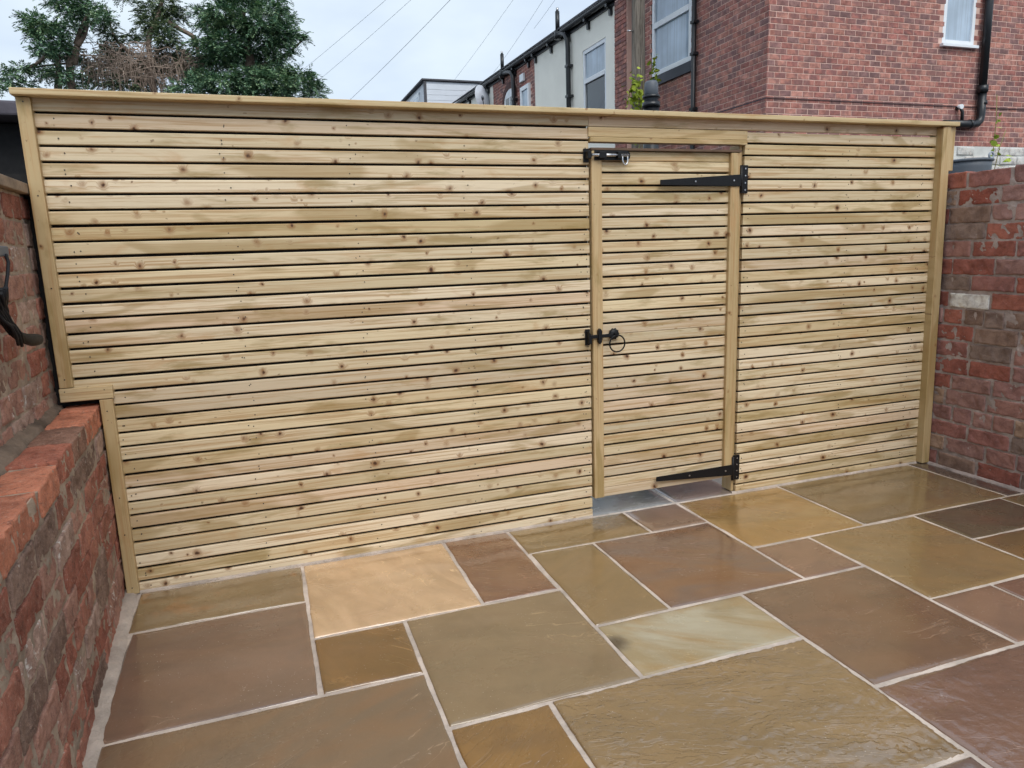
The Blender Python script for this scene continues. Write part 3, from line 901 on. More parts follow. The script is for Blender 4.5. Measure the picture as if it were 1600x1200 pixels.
# --- left: low wall with a ledge
def pal_left(rnd, c, x):
    r_ = rnd.random()
    if r_ < 0.26: return (184, 138, 120), rnd.choice((.1, .25, .4))
    if r_ < 0.48: return (176, 116, 96), rnd.choice((0, .15, .35))
    if r_ < 0.62: return (160, 98, 80), rnd.choice((0, .1, .2))
    if r_ < 0.80: return (190, 160, 144), rnd.choice((.25, .45))
    return rnd.choice([(140, 114, 100), (152, 124, 108)]), rnd.choice((0, .3))
def pal_ledge(rnd, c, x):
    if c == 8: return rnd.choice([(196, 122, 94), (206, 132, 102), (182, 112, 90), (152, 114, 96)]), 0.0
    return pal_left(rnd, c, x)
low_wall = thing("low_brick_wall", "low worn red brick wall with an open ledge on top, left of the paving", "wall", (-2.030, 0.03, 0.0), rad(-90 + 3.4))
old_wall(low_wall, -0.01, 2.75, -0.015, 9, 0.0866, M_BRICK_L, M_MORT_L, pal_ledge, 11, amp=0.0052, wall_d=0.118, joint=0.016)
link("mortar", mortar_core(0.0, 2.75, -0.02, 0.752, -0.112, -0.0045, 3.0, 0.0042, 0.011), M_MORT_L, low_wall)
# --- left: taller wall behind the ledge
tall_wall = thing("tall_brick_wall", "taller flaking brick wall with thin stone coping, rising behind the left ledge", "wall", (-2.172, 0.09, 0.74), rad(-90 + 2.2))
old_wall(tall_wall, 0.0, 2.75, 0.0, 9, 0.0866, M_BRICK_L, M_MORT_L, pal_left, 23, amp=0.006, top_deep=False, joint=0.017)
link("mortar", mortar_core(0.0, 2.75, -0.76, 0.785, -0.20, -0.0045, 8.0, 0.005, 0.011), M_MORT_L, tall_wall)
cp = MB()
for k in range(5):
    cp.box(0.005 + k * 0.56, 0.005 + k * 0.56 + 0.55, -0.215, 0.022, 0.786, 0.822)
cp.build("coping", M_COPING, tall_wall, None, 0.004)
# dirt and mortar rubbed into the back of the ledge
V, Fc = [], []
for i in range(121):
    x = 0.0 + 2.7 * i / 120
    for j in range(6):
        t_ = j / 5
        y = -0.165 + 0.050 * t_ + noise.noise(Vector((x * 14, t_ * 2, 3))) * 0.014
        z = 0.768 + 0.030 * (1 - t_) ** 2 + noise.noise(Vector((x * 40, t_ * 6, 9))) * 0.006 - (0.02 if j == 5 else 0)
        V.append((x, y, z))
for i in range(120):
    for j in range(5):
        Fc.append((i * 6 + j, i * 6 + j + 1, (i + 1) * 6 + j + 1, (i + 1) * 6 + j))
me = bpy.data.meshes.new("mortar_fillet"); me.from_pydata(V, [], Fc); me.polygons.foreach_set("use_smooth", [True] * len(Fc)); me.update()
link("mortar_fillet", me, mortar_mat("ledge_dirt", (134, 116, 100), 1.0, 60, 0.35), low_wall)

# --- right wall
def pal_right(rnd, c, x):
    r_ = rnd.random()
    up = c > 9
    if r_ < (0.36 if up else 0.22): return rnd.choice([(164, 100, 86), (170, 106, 90), (156, 96, 84)]), rnd.choice((0, 0, .12, .25 if up else 0))
    if r_ < 0.78: return rnd.choice([(164, 126, 118), (156, 116, 110), (168, 124, 114), (160, 110, 102)]), rnd.choice((0, .1, .2))
    if r_ < 0.92: return rnd.choice([(150, 124, 110), (166, 138, 118)]), rnd.choice((0, .15))
    return (142, 122, 112), 0.05
def spec_right(xc, zc, L):
    # wall frame: x runs towards the fence (0 = fence), so y_world = x
    if abs(zc - 0.94) < 0.04 and abs(xc + 0.29) < 0.11: return (236, 234, 228), 0.0
    if abs(zc - 1.48) < 0.04 and abs(xc + 0.19) < 0.11: return (150, 84, 70), 0.40
    return None
right_wall = thing("boundary_brick_wall", "old purple-grey and red brick wall with one white painted brick, right of the fence", "wall", (2.118, 0.0, 0.0), rad(90))
old_wall(right_wall, -2.75, 0.02, 0.0, 18, 0.0895, M_BRICK_R, M_MORT_R, pal_right, 37, amp=0.0048, wall_d=0.11, special=spec_right)
link("mortar", mortar_core(-2.75, 0.02, -0.03, 1.602, -0.21, -0.0055, 5.0, 0.0038, 0.012), M_MORT_R, right_wall)

# ================================================================== things by the side walls
# black strap-like cable bundle hanging on the tall wall
hang = thing("hanging_cable", "black cable bundle with a fat padded end hanging from a clip on the left wall", "cable", (-2.135, -0.5, 1.325))
M_CABLE = plain("black_rubber", (0.008, 0.008, 0.010, 1), 0.6, 0.3, 40, 0.3, spec=0.3)
MB().box(-0.02, 0.03, -0.16, 0.022, -0.014, 0.016).build("clip", M_GREYPVC, hang, None, 0.004)
MB().tube([(0.03, -0.015, -0.008), (0.036, -0.022, -0.03), (0.037, -0.05, -0.065), (0.036, -0.085, -0.105), (0.035, -0.115, -0.145)], 0.0050, 8).build("cable", M_CABLE, hang)
rc = random.Random(5)
bd = MB()
for k in range(16):
    a0, b0 = rc.uniform(-.022, .022), rc.uniform(-.022, .022)
    bd.tube([(0.036 + a0 * math.cos(q * .8) + rc.uniform(-.003, .003), -0.165 + 0.022 * q + b0 + rc.uniform(-.006, .006), -0.12 - 0.026 * q + a0 + rc.uniform(-.005, .005)) for q in range(6)], rc.uniform(0.003, 0.006), 6)
bd.build("cable_bundle", M_CABLE, hang)
MB().tube([(0.036, -0.085, -0.222), (0.04, -0.05, -0.240), (0.042, 0.0, -0.256), (0.042, 0.06, -0.266), (0.042, 0.11, -0.270), (0.042, 0.135, -0.268), (0.042, 0.142, -0.267)], [0.009, 0.012, 0.016, 0.019, 0.018, 0.012, 0.004], 14).build("padded_end", M_CABLE, hang)

# black sheeted shed in the next yard, left
tarp = thing("sheeted_shed", "black plastic sheeted shed behind the left wall", "shed", (-3.25, 0.9, -0.09))
V, Fc = [], []
NU, NV = 40, 30
for j in range(NV + 1):
    for i in range(NU + 1):
        u, v = i / NU, j / NV
        x, z = -1.0 + 1.5 * u, 0.0 + 2.02 * v
        y = -0.12 + 0.035 * noise.fractal(Vector((u * 4, v * 3, 2.0)), 1.0, 2.0, 4) - 0.10 * (1 - v) * noise.noise(Vector((u * 3, 1.0, 0)))
        V.append((x, y, z))
W = NU + 1
for j in range(NV):
    for i in range(NU):
        Fc.append((j * W + i, j * W + i + 1, (j + 1) * W + i + 1, (j + 1) * W + i))
me = bpy.data.meshes.new("sheet"); me.from_pydata(V, [], Fc); me.polygons.foreach_set("use_smooth", [True] * len(Fc)); me.update()
link("sheet", me, plain("black_polythene", (0.008, 0.009, 0.014, 1), 0.3, 0.3, 4, 0.2), tarp)
MB().box(-1.05, 0.9, -0.02, 1.6, 0.0, 1.99).build("body", M_MEMBRANE, tarp)
MB().prism([(-1.1, 2.0), (1.0, 2.0), (1.0, 2.06), (-1.1, 2.09)], -0.18, 1.65).build("roof", plain("grey_felt", lin(84, 80, 88), 0.9, 0.2, 12, 0.3), tarp, None, 0.01)

# grey round bin behind the right wall
bin_ = thing("round_bin", "dark grey round bin whose rim peeps over the right brick wall", "bin", (2.80, 0.42, -0.06))
mb = MB(); mb.tube([(0, 0, 0.0), (0, 0, 0.03), (0, 0, 1.75), (0, 0, 1.79)], [0.105, 0.112, 0.128, 0.130], 28)
mb.build("body", M_GREYPVC, bin_)
MB().torus((0, 0, 1.79), 0.131, 0.009, 'z', 36, 8).build("rim", M_GREYPVC, bin_)
MB().torus((0.03, -0.128, 1.812), 0.018, 0.006, 'y', 16, 6).build("lug", plain("light_grey_lug", lin(150, 158, 168), 0.4), bin_)

# whitewashed wall across the alley, right: its own bricks
ww = thing("whitewashed_wall", "low white painted brick wall with missing bricks across the alley", "wall", (6.6, 2.3, 0.03), rad(180))
rw = random.Random(3)
MB().box(-1.2, 2.05, -0.22, -0.012, -0.09, 2.09).build("mortar", M_WHITEWASH, ww)
bv = [rough_brick(0.222, 0.072, 0.06, 900 + k, 0.003, (7, 3, 3)) for k in range(5)]
dk = brick_mat("whitewash_brick", bump=0.5, weather=0.15)
for me in bv: me.materials.append(dk)
for c in range(10):
    zc = 2.075 - 0.085 * c - 0.03
    x = -1.2 - 0.11 * (c % 2)
    while x < 2.0:
        o = link("brick", rw.choice(bv), None, ww, (x + 0.115, rw.uniform(-.006, .004), zc), (0, 0, rw.uniform(-.03, .03)))
        missing = c in (0, 1) and 1.05 < x < 2.0 and rw.random() < 0.45
        o.color = lin(70, 58, 54)[:3] + (0.0,) if missing else lin(214, 214, 210)[:3] + (0.6,)
        if missing: o.location.y = -0.03
        x += 0.234

# ================================================================== the houses
HX, HY = 5.186, 5.352
def eave(y):
    return 5.675 + 0.020 * (y - 9.5)

HB_L, HB_H, HJ = 0.181, 0.0655, 0.0095
def unit_brick(d=0.02):
    mb = MB(); e = 0.003
    hx, hz = HB_L / 2, HB_H / 2
    v = [(-hx, -d, -hz), (hx, -d, -hz), (hx, -d, hz), (-hx, -d, hz), (-hx, -e, -hz), (hx, -e, -hz), (hx, -e, hz), (-hx, -e, hz),
         (-hx + e, 0, -hz + e), (hx - e, 0, -hz + e), (hx - e, 0, hz - e), (-hx + e, 0, hz - e)]
    f = [(0, 1, 5, 4), (1, 2, 6, 5), (2, 3, 7, 6), (3, 0, 4, 7), (4, 5, 9, 8), (5, 6, 10, 9), (6, 7, 11, 10), (7, 4, 8, 11), (8, 9, 10, 11)]
    return v, f
UB_V, UB_F = unit_brick()
ub_mesh = MB().add(UB_V, UB_F).mesh("brick")
ub_mesh.materials.append(M_BRICK_H)

def house_col(rnd):
    q = rnd.random()
    c = rnd.choice([(186, 130, 116), (178, 122, 110), (174, 116, 106), (192, 138, 124)]) if q < 0.72 else rnd.choice([(154, 118, 112), (162, 120, 114), (146, 112, 108)])
    k = rnd.uniform(0.95, 1.22)
    return tuple(x * k for x in lin(*c)[:3])

def house_bricks(parent, x0, x1, z0, z1, seed, skip=(), singles=0, prefer=None):
    """brick face in the wall's local frame (x along, y out, z up); the largest in view as single parts, the rest as one part"""
    rnd = random.Random(seed)
    cells = []
    c = 0; z = z0
    while z < z1:
        x = x0 - (0.5 * (HB_L + HJ) if c % 2 else 0)
        while x < x1:
            xc, zc = x + HB_L / 2, z + HB_H / 2
            a, b = max(x, x0), min(x + HB_L, x1)
            if b - a > 0.03 and not any(s0 - 0.02 < xc < s1 + 0.02 and t0 - 0.01 < zc < t1 + 0.01 for s0, s1, t0, t1 in skip):
                cells.append((a, b, zc, c, rnd.uniform(-.0015, .0015), house_col(rnd)))
            x += HB_L + HJ
        z += HB_H + HJ; c += 1
    if singles:
        cells.sort(key=prefer)
    V, Fc, Cc = [], [], []
    for i, (a, b, zc, c, dy, col) in enumerate(cells):
        xc = (a + b) / 2; sx = (b - a) / HB_L
        if i < singles:
            o = link("brick", ub_mesh, None, parent, (xc, dy, zc)); o.scale = (sx, 1, 1); o.color = col + (0.0,)
        else:
            base = len(V)
            V += [(xc + vx * sx, vy + dy, zc + vz) for vx, vy, vz in UB_V]
            Fc += [tuple(q + base for q in f) for f in UB_F]
            Cc += [col] * len(UB_F)
    me = bpy.data.meshes.new("brickwork"); me.from_pydata(V, [], Fc)
    at = me.color_attributes.new("brick_colour", 'FLOAT_COLOR', 'CORNER')
    arr = np.ones((len(me.loops), 4), dtype=np.float32)
    li = 0
    for f, cc in zip(Fc, Cc):
        arr[li:li + len(f), :3] = cc; li += len(f)
    at.data.foreach_set("color", arr.ravel())
    bm = bmesh.new(); bm.from_mesh(me); bmesh.ops.recalc_face_normals(bm, faces=bm.faces); bm.to_mesh(me); bm.free()
    o = link("brickwork", me, M_BRICK_HS, parent)
    o["kind"] = "stuff"
    return o

def window(parent, x0, x1, z0, z1, transom=None, depth=0.05, panes=(None, None), fw=0.055, arch=0.0, sill=None):
    """white framed window in a wall's local frame (x along, y out)"""
    fr = MB()
    y0, y1 = -depth, -depth + 0.06
    w = empty("window", (0, 0, 0), 0, parent)
    fr.box(x0, x0 + fw, y0, y1, z0, z1); fr.box(x1 - fw, x1, y0, y1, z0, z1)
    fr.box(x0 + fw, x1 - fw, y0, y1, z0, z0 + fw); fr.box(x0 + fw, x1 - fw, y0, y1, z1 - fw, z1)
    if transom: fr.box(x0 + fw, x1 - fw, y0, y1 + 0.008, transom - fw * 0.6, transom + fw * 0.6)
    fr.build("frame", M_WHITE, w, None, 0.004)
    if transom:
        MB().box(x0 + fw, x1 - fw, y0 + 0.015, y0 + 0.03, z0 + fw, transom - fw * 0.6).build("pane", panes[0] or M_PANE, w)
        MB().box(x0 + fw, x1 - fw, y0 + 0.015, y0 + 0.03, transom + fw * 0.6, z1 - fw).build("pane", panes[1] or M_PANE, w)
    else:
        MB().box(x0 + fw, x1 - fw, y0 + 0.015, y0 + 0.03, z0 + fw, z1 - fw).build("pane", panes[0] or M_PANE, w)
    if sill:
        MB().box(x0 - 0.04, x1 + 0.04, -0.03, 0.06, z0 - 0.045, z0 - 0.002).build("sill", sill, w, None, 0.004)
    return w

# --- the brick end house
bh = thing("brick_end_house", "red brick end house with white windows rising behind the right of the fence", "house", (HX, HY, -0.06))
# frames of its two visible walls: gable faces the yard, side faces left
gable = empty("gable_wall", (6.5, 0, 0.06), rad(180), bh)       # local x = HX+6.5 - world x
side = empty("side_wall", (0, 0, 0.06), rad(90), bh)            # local x = world y - HY
gx = lambda X: HX + 6.5 - X
sx_ = lambda Y: Y - HY
WG = (gx(8.86), gx(8.235), 4.02, 5.05)
house_bricks(gable, 0.0, 6.5, 2.0, 5.7, 51, skip=[WG], singles=300,
             prefer=lambda c: (0 if 2.75 < c[2] < 4.55 else 10) + (6.5 - c[0]))
house_bricks(side, 0.0, sx_(9.46), 2.0, 5.66, 52, skip=[(sx_(7.10), sx_(8.36), 4.0, 5.62)])
core = MB()
core.box(0.0, 6.5, 0.004, 4.1, 0.0, 4.0)
core.box(0.0, gx(8.86) - 0.0 - 0.0, 0.004, 7.0, 4.0, 5.72) if False else None
core.build("mortar_body", M_MORT_H, bh, (0.004, 0.0, 0.06))
co2 = MB()
co2.box(0.004, 6.5, 0.22, 1.60, 4.06, 5.78); co2.box(0.22, 6.5, 1.6, 3.1, 4.06, 5.78); co2.box(0.004, 6.5, 3.1, 4.10, 4.06, 5.78)
co2.box(0.004, 8.235 - HX, 0.004, 0.22, 4.06, 5.78); co2.box(8.86 - HX, 6.5, 0.004, 0.22, 4.06, 5.78)
co2.box(0.004, 0.22, 1.6, 1.72, 4.06, 5.78); co2.box(0.004, 0.22, 3.02, 3.1, 4.06, 5.78)
co2.build("mortar_body", M_MORT_H, bh)
# dark lower plain band course (a projecting joint)
MB().box(-0.02, 6.5, 0.0, 0.012, 3.16, 3.172).build("band_course", plain("dark_brick_joint", lin(96, 72, 72), 0.9), gable)
MB().box(0.0, sx_(9.4), 0.0, 0.006, 3.16, 3.172).build("band_course", M_SILL, side)
window(gable, WG[0], WG[1], 4.02, 5.05, None, 0.06, fw=0.06, sill=M_WHITE)
window(side, sx_(7.15), sx_(8.32), 4.07, 5.60, 4.86, 0.06, fw=0.075)
MB().box(sx_(7.06), sx_(8.36), -0.03, 0.035, 3.90, 4.055).build("dark_sill", M_SILL, side, None, 0.004)
dpipe = MB(); dpipe.tube([(sx_(6.99), 0.055, 0.0), (sx_(6.99), 0.055, 5.6)], 0.036, 12)
for z in (3.3, 4.1, 4.55, 5.3): dpipe.box(sx_(6.99) - 0.05, sx_(6.99) + 0.05, 0.0, 0.095, z, z + 0.04)
dpipe.build("downpipe", M_BLACKPVC, side)
pier = MB(); pier.box(sx_(9.0), sx_(9.455), 0.0, 0.10, 0.0, 5.62)
pr = empty("pier", (0, 0.115, 0), 0, side)
house_bricks(pr, sx_(9.02), sx_(9.45), 2.0, 5.6, 58)
pier.build("pier_core", M_MORT_H, side)
MB().box(-0.25, 4.1, -0.12, 6.6, 5.79, 5.86).build("roof_base", M_SLATE, bh) if False else None
rf = MB(); rf.prism([(-0.22, 5.77), (-0.22, 5.83), (3.25, 8.0), (6.75, 5.83), (6.75, 5.77), (3.25, 7.9)], -0.12, 4.12)
rf.build("roof", M_SLATE, bh)
# waste pipe on the gable
wp = MB()
X = lambda x: gx(x)
wp.tube([(X(9.0), 0.075, 5.6), (X(9.025), 0.075, 3.42)], 0.055, 14)
wp.tube([(X(9.026), 0.075, 3.46), (X(9.028), 0.075, 3.36)], 0.075, 14)
wp.tube([(X(9.03), 0.075, 3.36), (X(9.036), 0.075, 3.04), (X(9.02), 0.075, 2.965), (X(8.96), 0.075, 2.915), (X(8.88), 0.075, 2.905), (X(8.30), 0.075, 2.895)], 0.058, 14)
wp.tube([(X(9.045), 0.075, 3.24), (X(9.046), 0.075, 3.19)], 0.066, 14)
wp.tube([(X(8.80), 0.075, 2.905), (X(8.86), 0.075, 2.905)], 0.067, 14)
wp.tube([(X(8.66), 0.075, 2.90), (X(8.655), 0.075, 3.08), (X(8.63), 0.06, 3.13), (X(8.61), 0.0, 3.14)], 0.024, 10)
wp.build("waste_pipe", M_BLACKPVC, gable)
MB().tube([(X(8.64), 0.0, 3.15), (X(8.625), 0.085, 3.15)], 0.035, 10).build("pipe_cap", M_WHITE, gable)

def eaves(parent, ya, yb):
    """gutter, fascia and iron brackets of one house along the shared side plane, world coordinates minus the parent's"""
    ox, oy, oz = parent.location
    za, zb = eave(ya), eave(yb)
    g = MB()
    n = 10
    V, Fc = [], []
    for (y, z) in ((ya, za), (yb, zb)):
        for k in range(n + 1):
            a = math.pi + math.pi * k / n
            V.append((HX - 0.10 + 0.062 * math.cos(a) - ox, y - oy, z + 0.055 + 0.062 * math.sin(a) - oz))
        for k in range(n + 1):
            a = 2 * math.pi - math.pi * k / n
            V.append((HX - 0.10 + 0.054 * math.cos(a) - ox, y - oy, z + 0.055 + 0.054 * math.sin(a) - oz))
    q = 2 * (n + 1)
    for k in range(q): Fc.append((k, (k + 1) % q, q + (k + 1) % q, q + k))
    g.add(V, Fc)
    g.build("gutter", M_BLACKPVC, parent)
    f = MB()
    f.add([(HX - 0.03 - ox, ya - oy, za - 0.06 - oz), (HX - 0.0 - ox, ya - oy, za - 0.06 - oz), (HX - 0.0 - ox, ya - oy, za + 0.13 - oz), (HX - 0.03 - ox, ya - oy, za + 0.13 - oz),
           (HX - 0.03 - ox, yb - oy, zb - 0.06 - oz), (HX - 0.0 - ox, yb - oy, zb - 0.06 - oz), (HX - 0.0 - ox, yb - oy, zb + 0.13 - oz), (HX - 0.03 - ox, yb - oy, zb + 0.13 - oz)],
          [(0, 3, 2, 1), (4, 5, 6, 7), (0, 1, 5, 4), (1, 2, 6, 5), (2, 3, 7, 6), (3, 0, 4, 7)])
    f.build("fascia", M_BLACKPVC, parent)
    y = ya + 0.3
    while y < yb - 0.1:
        z = eave(y)
        MB().prism([(HX - 0.001 - ox, z - 0.20 - oz), (HX - 0.001 - ox, z - 0.065 - oz), (HX - 0.13 - ox, z - 0.012 - oz), (HX - 0.13 - ox, z - 0.06 - oz), (HX - 0.06 - ox, z - 0.10 - oz), (HX - 0.05 - ox, z - 0.20 - oz)], y - 0.035 - oy, y + 0.035 - oy).build("gutter_bracket", M_BLACKPVC, parent)
        y += 0.95

def slope_roof(parent, ya, yb, mat):
    ox, oy, oz = parent.location
    za, zb = eave(ya) + 0.11, eave(yb) + 0.11
    mb = MB()
    mb.add([(HX - 0.14 - ox, ya - oy, za - oz), (HX - 0.14 - ox, yb - oy, zb - oz), (HX + 3.2 - ox, yb - oy, zb + 1.9 - oz), (HX + 3.2 - ox, ya - oy, za + 1.9 - oz),
            (HX - 0.14 - ox, ya - oy, za + 0.03 - oz), (HX - 0.14 - ox, yb - oy, zb + 0.03 - oz), (HX + 3.2 - ox, yb - oy, zb + 1.95 - oz), (HX + 3.2 - ox, ya - oy, za + 1.95 - oz)],
           [(0, 3, 2, 1), (4, 5, 6, 7), (0, 1, 5, 4), (1, 2, 6, 5), (2, 3, 7, 6), (3, 0, 4, 7)])
    return mb.build("roof", mat, parent)

def rainpipe(parent, side_e, yw, y_off, ztop, vent_y, vent_z, vent_base):
    """downpipe with a swan neck from the gutter, and a vent pipe standing above it; side frame"""
    a = yw - y_off
    p = MB()
    p.tube([(vent_y - y_off, 0.11, vent_base), (vent_y - y_off, 0.11, vent_z)], 0.047, 12)
    p.tube([(vent_y - y_off, 0.11, vent_base - 0.14), (vent_y - y_off, 0.11, vent_base + 0.03)], 0.075, 12)
    p.tube([(vent_y - y_off, 0.11, vent_base - 0.06), ((vent_y + yw) / 2 - y_off - 0.02, 0.11, ztop + 0.10), (a + 0.08, 0.10, ztop + 0.04), (a + 0.01, 0.085, ztop - 0.08), (a, 0.08, ztop - 0.25), (a, 0.08, 0.0)], 0.052, 12)
    for z in (3.9, 4.4, 5.0): p.box(a - 0.08, a + 0.07, 0.0, 0.13, z, z + 0.05)
    o = p.build("downpipe", M_BLACKPVC, side_e)
    c = MB()
    c.tube([(vent_y - y_off, 0.11, vent_z + 0.004), (vent_y - y_off, 0.11, vent_z + 0.07)], 0.03, 8)
    c.build("vent_cowl", M_STEEL, side_e)

# --- cream rendered house
ch = thing("cream_house", "cream rendered terraced house with black gutter, next to the brick end house", "house", (HX, 9.47, -0.06))
w = MB()
Y0, Y1 = 9.47, 13.72
oy = 9.47
for (ya, yb, za, zb) in ((Y0, 10.02, 0.06, eave(9.7) - 0.0), (11.06, Y1, 0.06, eave(12.3)), (10.02, 11.06, 5.24, eave(10.5)), (10.02, 11.06, 0.06, 3.72)):
    w.box(0.0, 0.22, ya - oy + 0.0, yb - oy, za, zb + 0.06)
w.box(0.2205, 3.2, 0.0, Y1 - oy, 0.06, 5.7)
w.build("wall", M_RENDER, ch)
cside = empty("side_fittings", (0, 0, 0.06), rad(90), ch)
window(cside, 10.02 - oy, 11.06 - oy, 3.72, 5.18, 4.58, 0.07, panes=(M_PANE_D, M_PANE), fw=0.075)
eaves(ch, 9.47, 13.72); slope_roof(ch, 9.47, 13.72, M_SLATE)
rainpipe(ch, cside, 11.6, oy, 5.62, 12.05, 6.22, 5.80)
cur = MB()
for k in range(7):
    cur.tube([(0.17 + 0.028 * k, -0.05 + 0.012 * (k % 2), 3.80), (0.17 + 0.028 * k, -0.05 + 0.012 * (k % 2), 4.35 - 0.02 * k)], 0.013, 6)

# --- red brick terraced house further along
th = thing("brick_terraced_house", "small red brick terraced house with arched window between the two pale houses", "house", (HX, 13.73, -0.06))
oy2 = 13.73
tside = empty("side_fittings", (0, 0, 0.06), rad(90), th)
house_bricks(tside, 0.0, 3.15, 3.6, 5.74, 61, skip=[(14.02 - oy2, 14.62 - oy2, 3.6, 5.22), (15.05 - oy2, 15.95 - oy2, 3.6, 5.45)])
MB().box(0.004, 3.2, 0.0, 3.15, 0.0, 5.8).build("wall", M_MORT_H, th)
window(tside, 14.02 - oy2, 14.62 - oy2, 4.0, 5.22, None, 0.008, fw=0.10)
aw = empty("window", (0, 0, 0), 0, tside)
fr = MB()
def arch_pts(xc, hw, zs, rise, n=10):
    return [(xc + hw * math.cos(math.pi * k / n), zs + rise * math.sin(math.pi * k / n)) for k in range(n + 1)]
xc = 15.5 - oy2
fr.prism([(xc + 0.42, 3.8)] + arch_pts(xc, 0.42, 5.12, 0.26) + [(xc - 0.42, 3.8)], -0.01, 0.012)
fr.build("frame", M_WHITE, aw)
for s_ in (-1, 1):
    MB().box(xc + s_ * 0.17 - 0.13, xc + s_ * 0.17 + 0.13, 0.0125, 0.018, 3.9, 5.18).build("pane", M_PANE_D, aw)
ar = MB()
for k in range(15):
    a = math.pi * (k + 0.5) / 15
    c, s_ = math.cos(a), math.sin(a)
    p1 = (xc + 0.44 * c, 5.12 + 0.28 * s_); p2 = (xc + 0.56 * c, 5.12 + 0.43 * s_)
    d = 0.045
    ar.prism([(p1[0] - s_ * d, p1[1] + c * d * .7), (p1[0] + s_ * d, p1[1] - c * d * .7), (p2[0] + s_ * d * 1.2, p2[1] - c * d), (p2[0] - s_ * d * 1.2, p2[1] + c * d)], -0.01, 0.022)
ar.build("arch", plain("dark_arch_brick", lin(92, 62, 58), 0.8, 0.3, 9), aw)
MB().box(14.35 - oy2, 14.62 - oy2, 0.0, 0.06, 5.34, 5.52).build("vent_box", M_WHITE, tside, None, 0.01)
eaves(th, 13.73, 16.88); slope_roof(th, 13.73, 16.88, M_SLATE)
rainpipe(th, tside, 15.0, oy2, 5.66, 15.72, 6.28, 5.86)

# --- white terraced house at the end
wh = thing("white_terraced_house", "far white painted terraced house carrying a satellite dish", "house", (HX, 16.89, -0.06))
MB().box(0.0, 3.2, 0.0, 4.6, 0.0, 5.9).build("wall", M_RENDER, wh)
eaves(wh, 16.89, 21.4); slope_roof(wh, 16.89, 21.4, M_SLATE)
MB().box(-0.02, 0.0, 1.3, 2.2, 3.9, 5.2).build("window", M_WHITE, wh)

dish = thing("satellite_dish", "round grey-white satellite dish fixed to the far white terraced house", "satellite dish", (4.98, 17.2, 5.50))
V, Fc = [], []
for r_ in range(7):
    q = r_ / 6
    for k in range(24):
        a = 2 * math.pi * k / 24
        V.append((0.30 * q * math.cos(a), -0.10 + 0.10 * q * q, 0.36 * q * math.sin(a)))
for r_ in range(6):
    for k in range(24):
        Fc.append((r_ * 24 + k, r_ * 24 + (k + 1) % 24, (r_ + 1) * 24 + (k + 1) % 24, (r_ + 1) * 24 + k))
dm = MB().add(V, Fc, True)
do = dm.build("reflector", plain("dish_grey", lin(186, 192, 202), 0.5), dish)
do.rotation_euler = (rad(-12), 0, rad(28))
MB().tube([(0.0, 0.0, -0.05), (0.12, 0.05, -0.2), (0.205, 0.05, -0.2)], 0.02, 8).build("mount", M_GREYPVC, dish)
MB().tube([(0.0, -0.1, -0.34), (-0.14, -0.42, -0.10)], 0.014, 6).tube([(-0.12, -0.38, -0.12), (-0.16, -0.46, -0.06)], 0.035, 8).build("feed_arm", M_GREYPVC, dish)

# --- white clad flat-roofed building far behind
fb = thing("white_clad_building", "far white clad flat-roofed building with dark roof edge", "building", (4.36, 21.5, -0.06))
MB().box(0.0, 5.0, 0.0, 7.0, 0.0, 6.9).build("body", M_CLAD, fb)
cl = MB()
for k in range(11):
    z0 = 4.95 + 0.17 * k
    MB().prism([(0.03, z0), (0.03, z0 + 0.165), (5.0, z0 + 0.165), (5.0, z0)], -0.028, -0.002).build("cladding_board", M_CLAD, fb, None, 0.006)
edge = MB(); edge.box(-0.12, 5.05, -0.08, 7.1, 6.925, 6.975)
edge.build("roof_edge", M_SLATE, fb)
MB().box(-0.05, 0.028, -0.05, 0.05, 0.0, 6.91).build("corner_trim", M_SLATE, fb)
for k in range(3):
    y = 0.9 + 2.0 * k
    wn_ = empty("window", (0, 0, 0), 0, fb)
    MB().box(-0.04, -0.002, y, y + 1.4, 5.6, 6.75).build("frame", M_WHITE, wn_)
    MB().box(-0.05, -0.041, y + 0.1, y + 1.3, 5.7, 6.62).build("pane", M_PANE, wn_)

# ================================================================== pole, wires, pipe post
pole = thing("utility_pole", "weathered grey wooden utility pole standing before the brick side wall", "pole", (4.72, 7.93, -0.06))
t = NT("weathered_pole")
v = t.coord("Object")
g1 = t.noise(t.mapping(v, (9, 9, 0.8)), 2.0, 6, 0.65, 1.0)
g2 = t.noise(t.mapping(v, (40, 40, 1.2)), 2.0, 4, 0.6, 0.4)
c = t.ramp(g1, [(0.3, lin(70, 64, 58)), (0.5, lin(128, 120, 110)), (0.7, lin(158, 148, 136))])
c = t.mix(t.math('MULTIPLY', t.step(g2, 0.52, 0.62), 0.6), c, lin(56, 50, 46))
M_POLE = t.done(c, 0.85, t.bump(t.math('ADD', g1, g2), 0.6, 0.02), 0.3)
pm = MB(); pm.tube([(0, 0, 0), (0.0, 0, 2.0), (-0.01, 0, 4.0), (-0.015, 0.0, 6.0), (-0.02, 0, 8.25)], [0.135, 0.125, 0.112, 0.10, 0.085], 20)
pm.build("shaft", M_POLE, pole)
MB().box(-0.55, 0.55, -0.05, 0.05, 7.75, 7.88).build("cross_arm", M_POLE, pole, None, 0.008)
sp = MB()
for k, z in enumerate((4.72, 5.3, 5.9)):
    s_ = -1 if k % 2 == 0 else 1
    sp.tube([(s_ * 0.09, -0.02, z), (s_ * 0.22, -0.03, z)], 0.011, 6)
sp.build("step_irons", M_STEEL, pole)

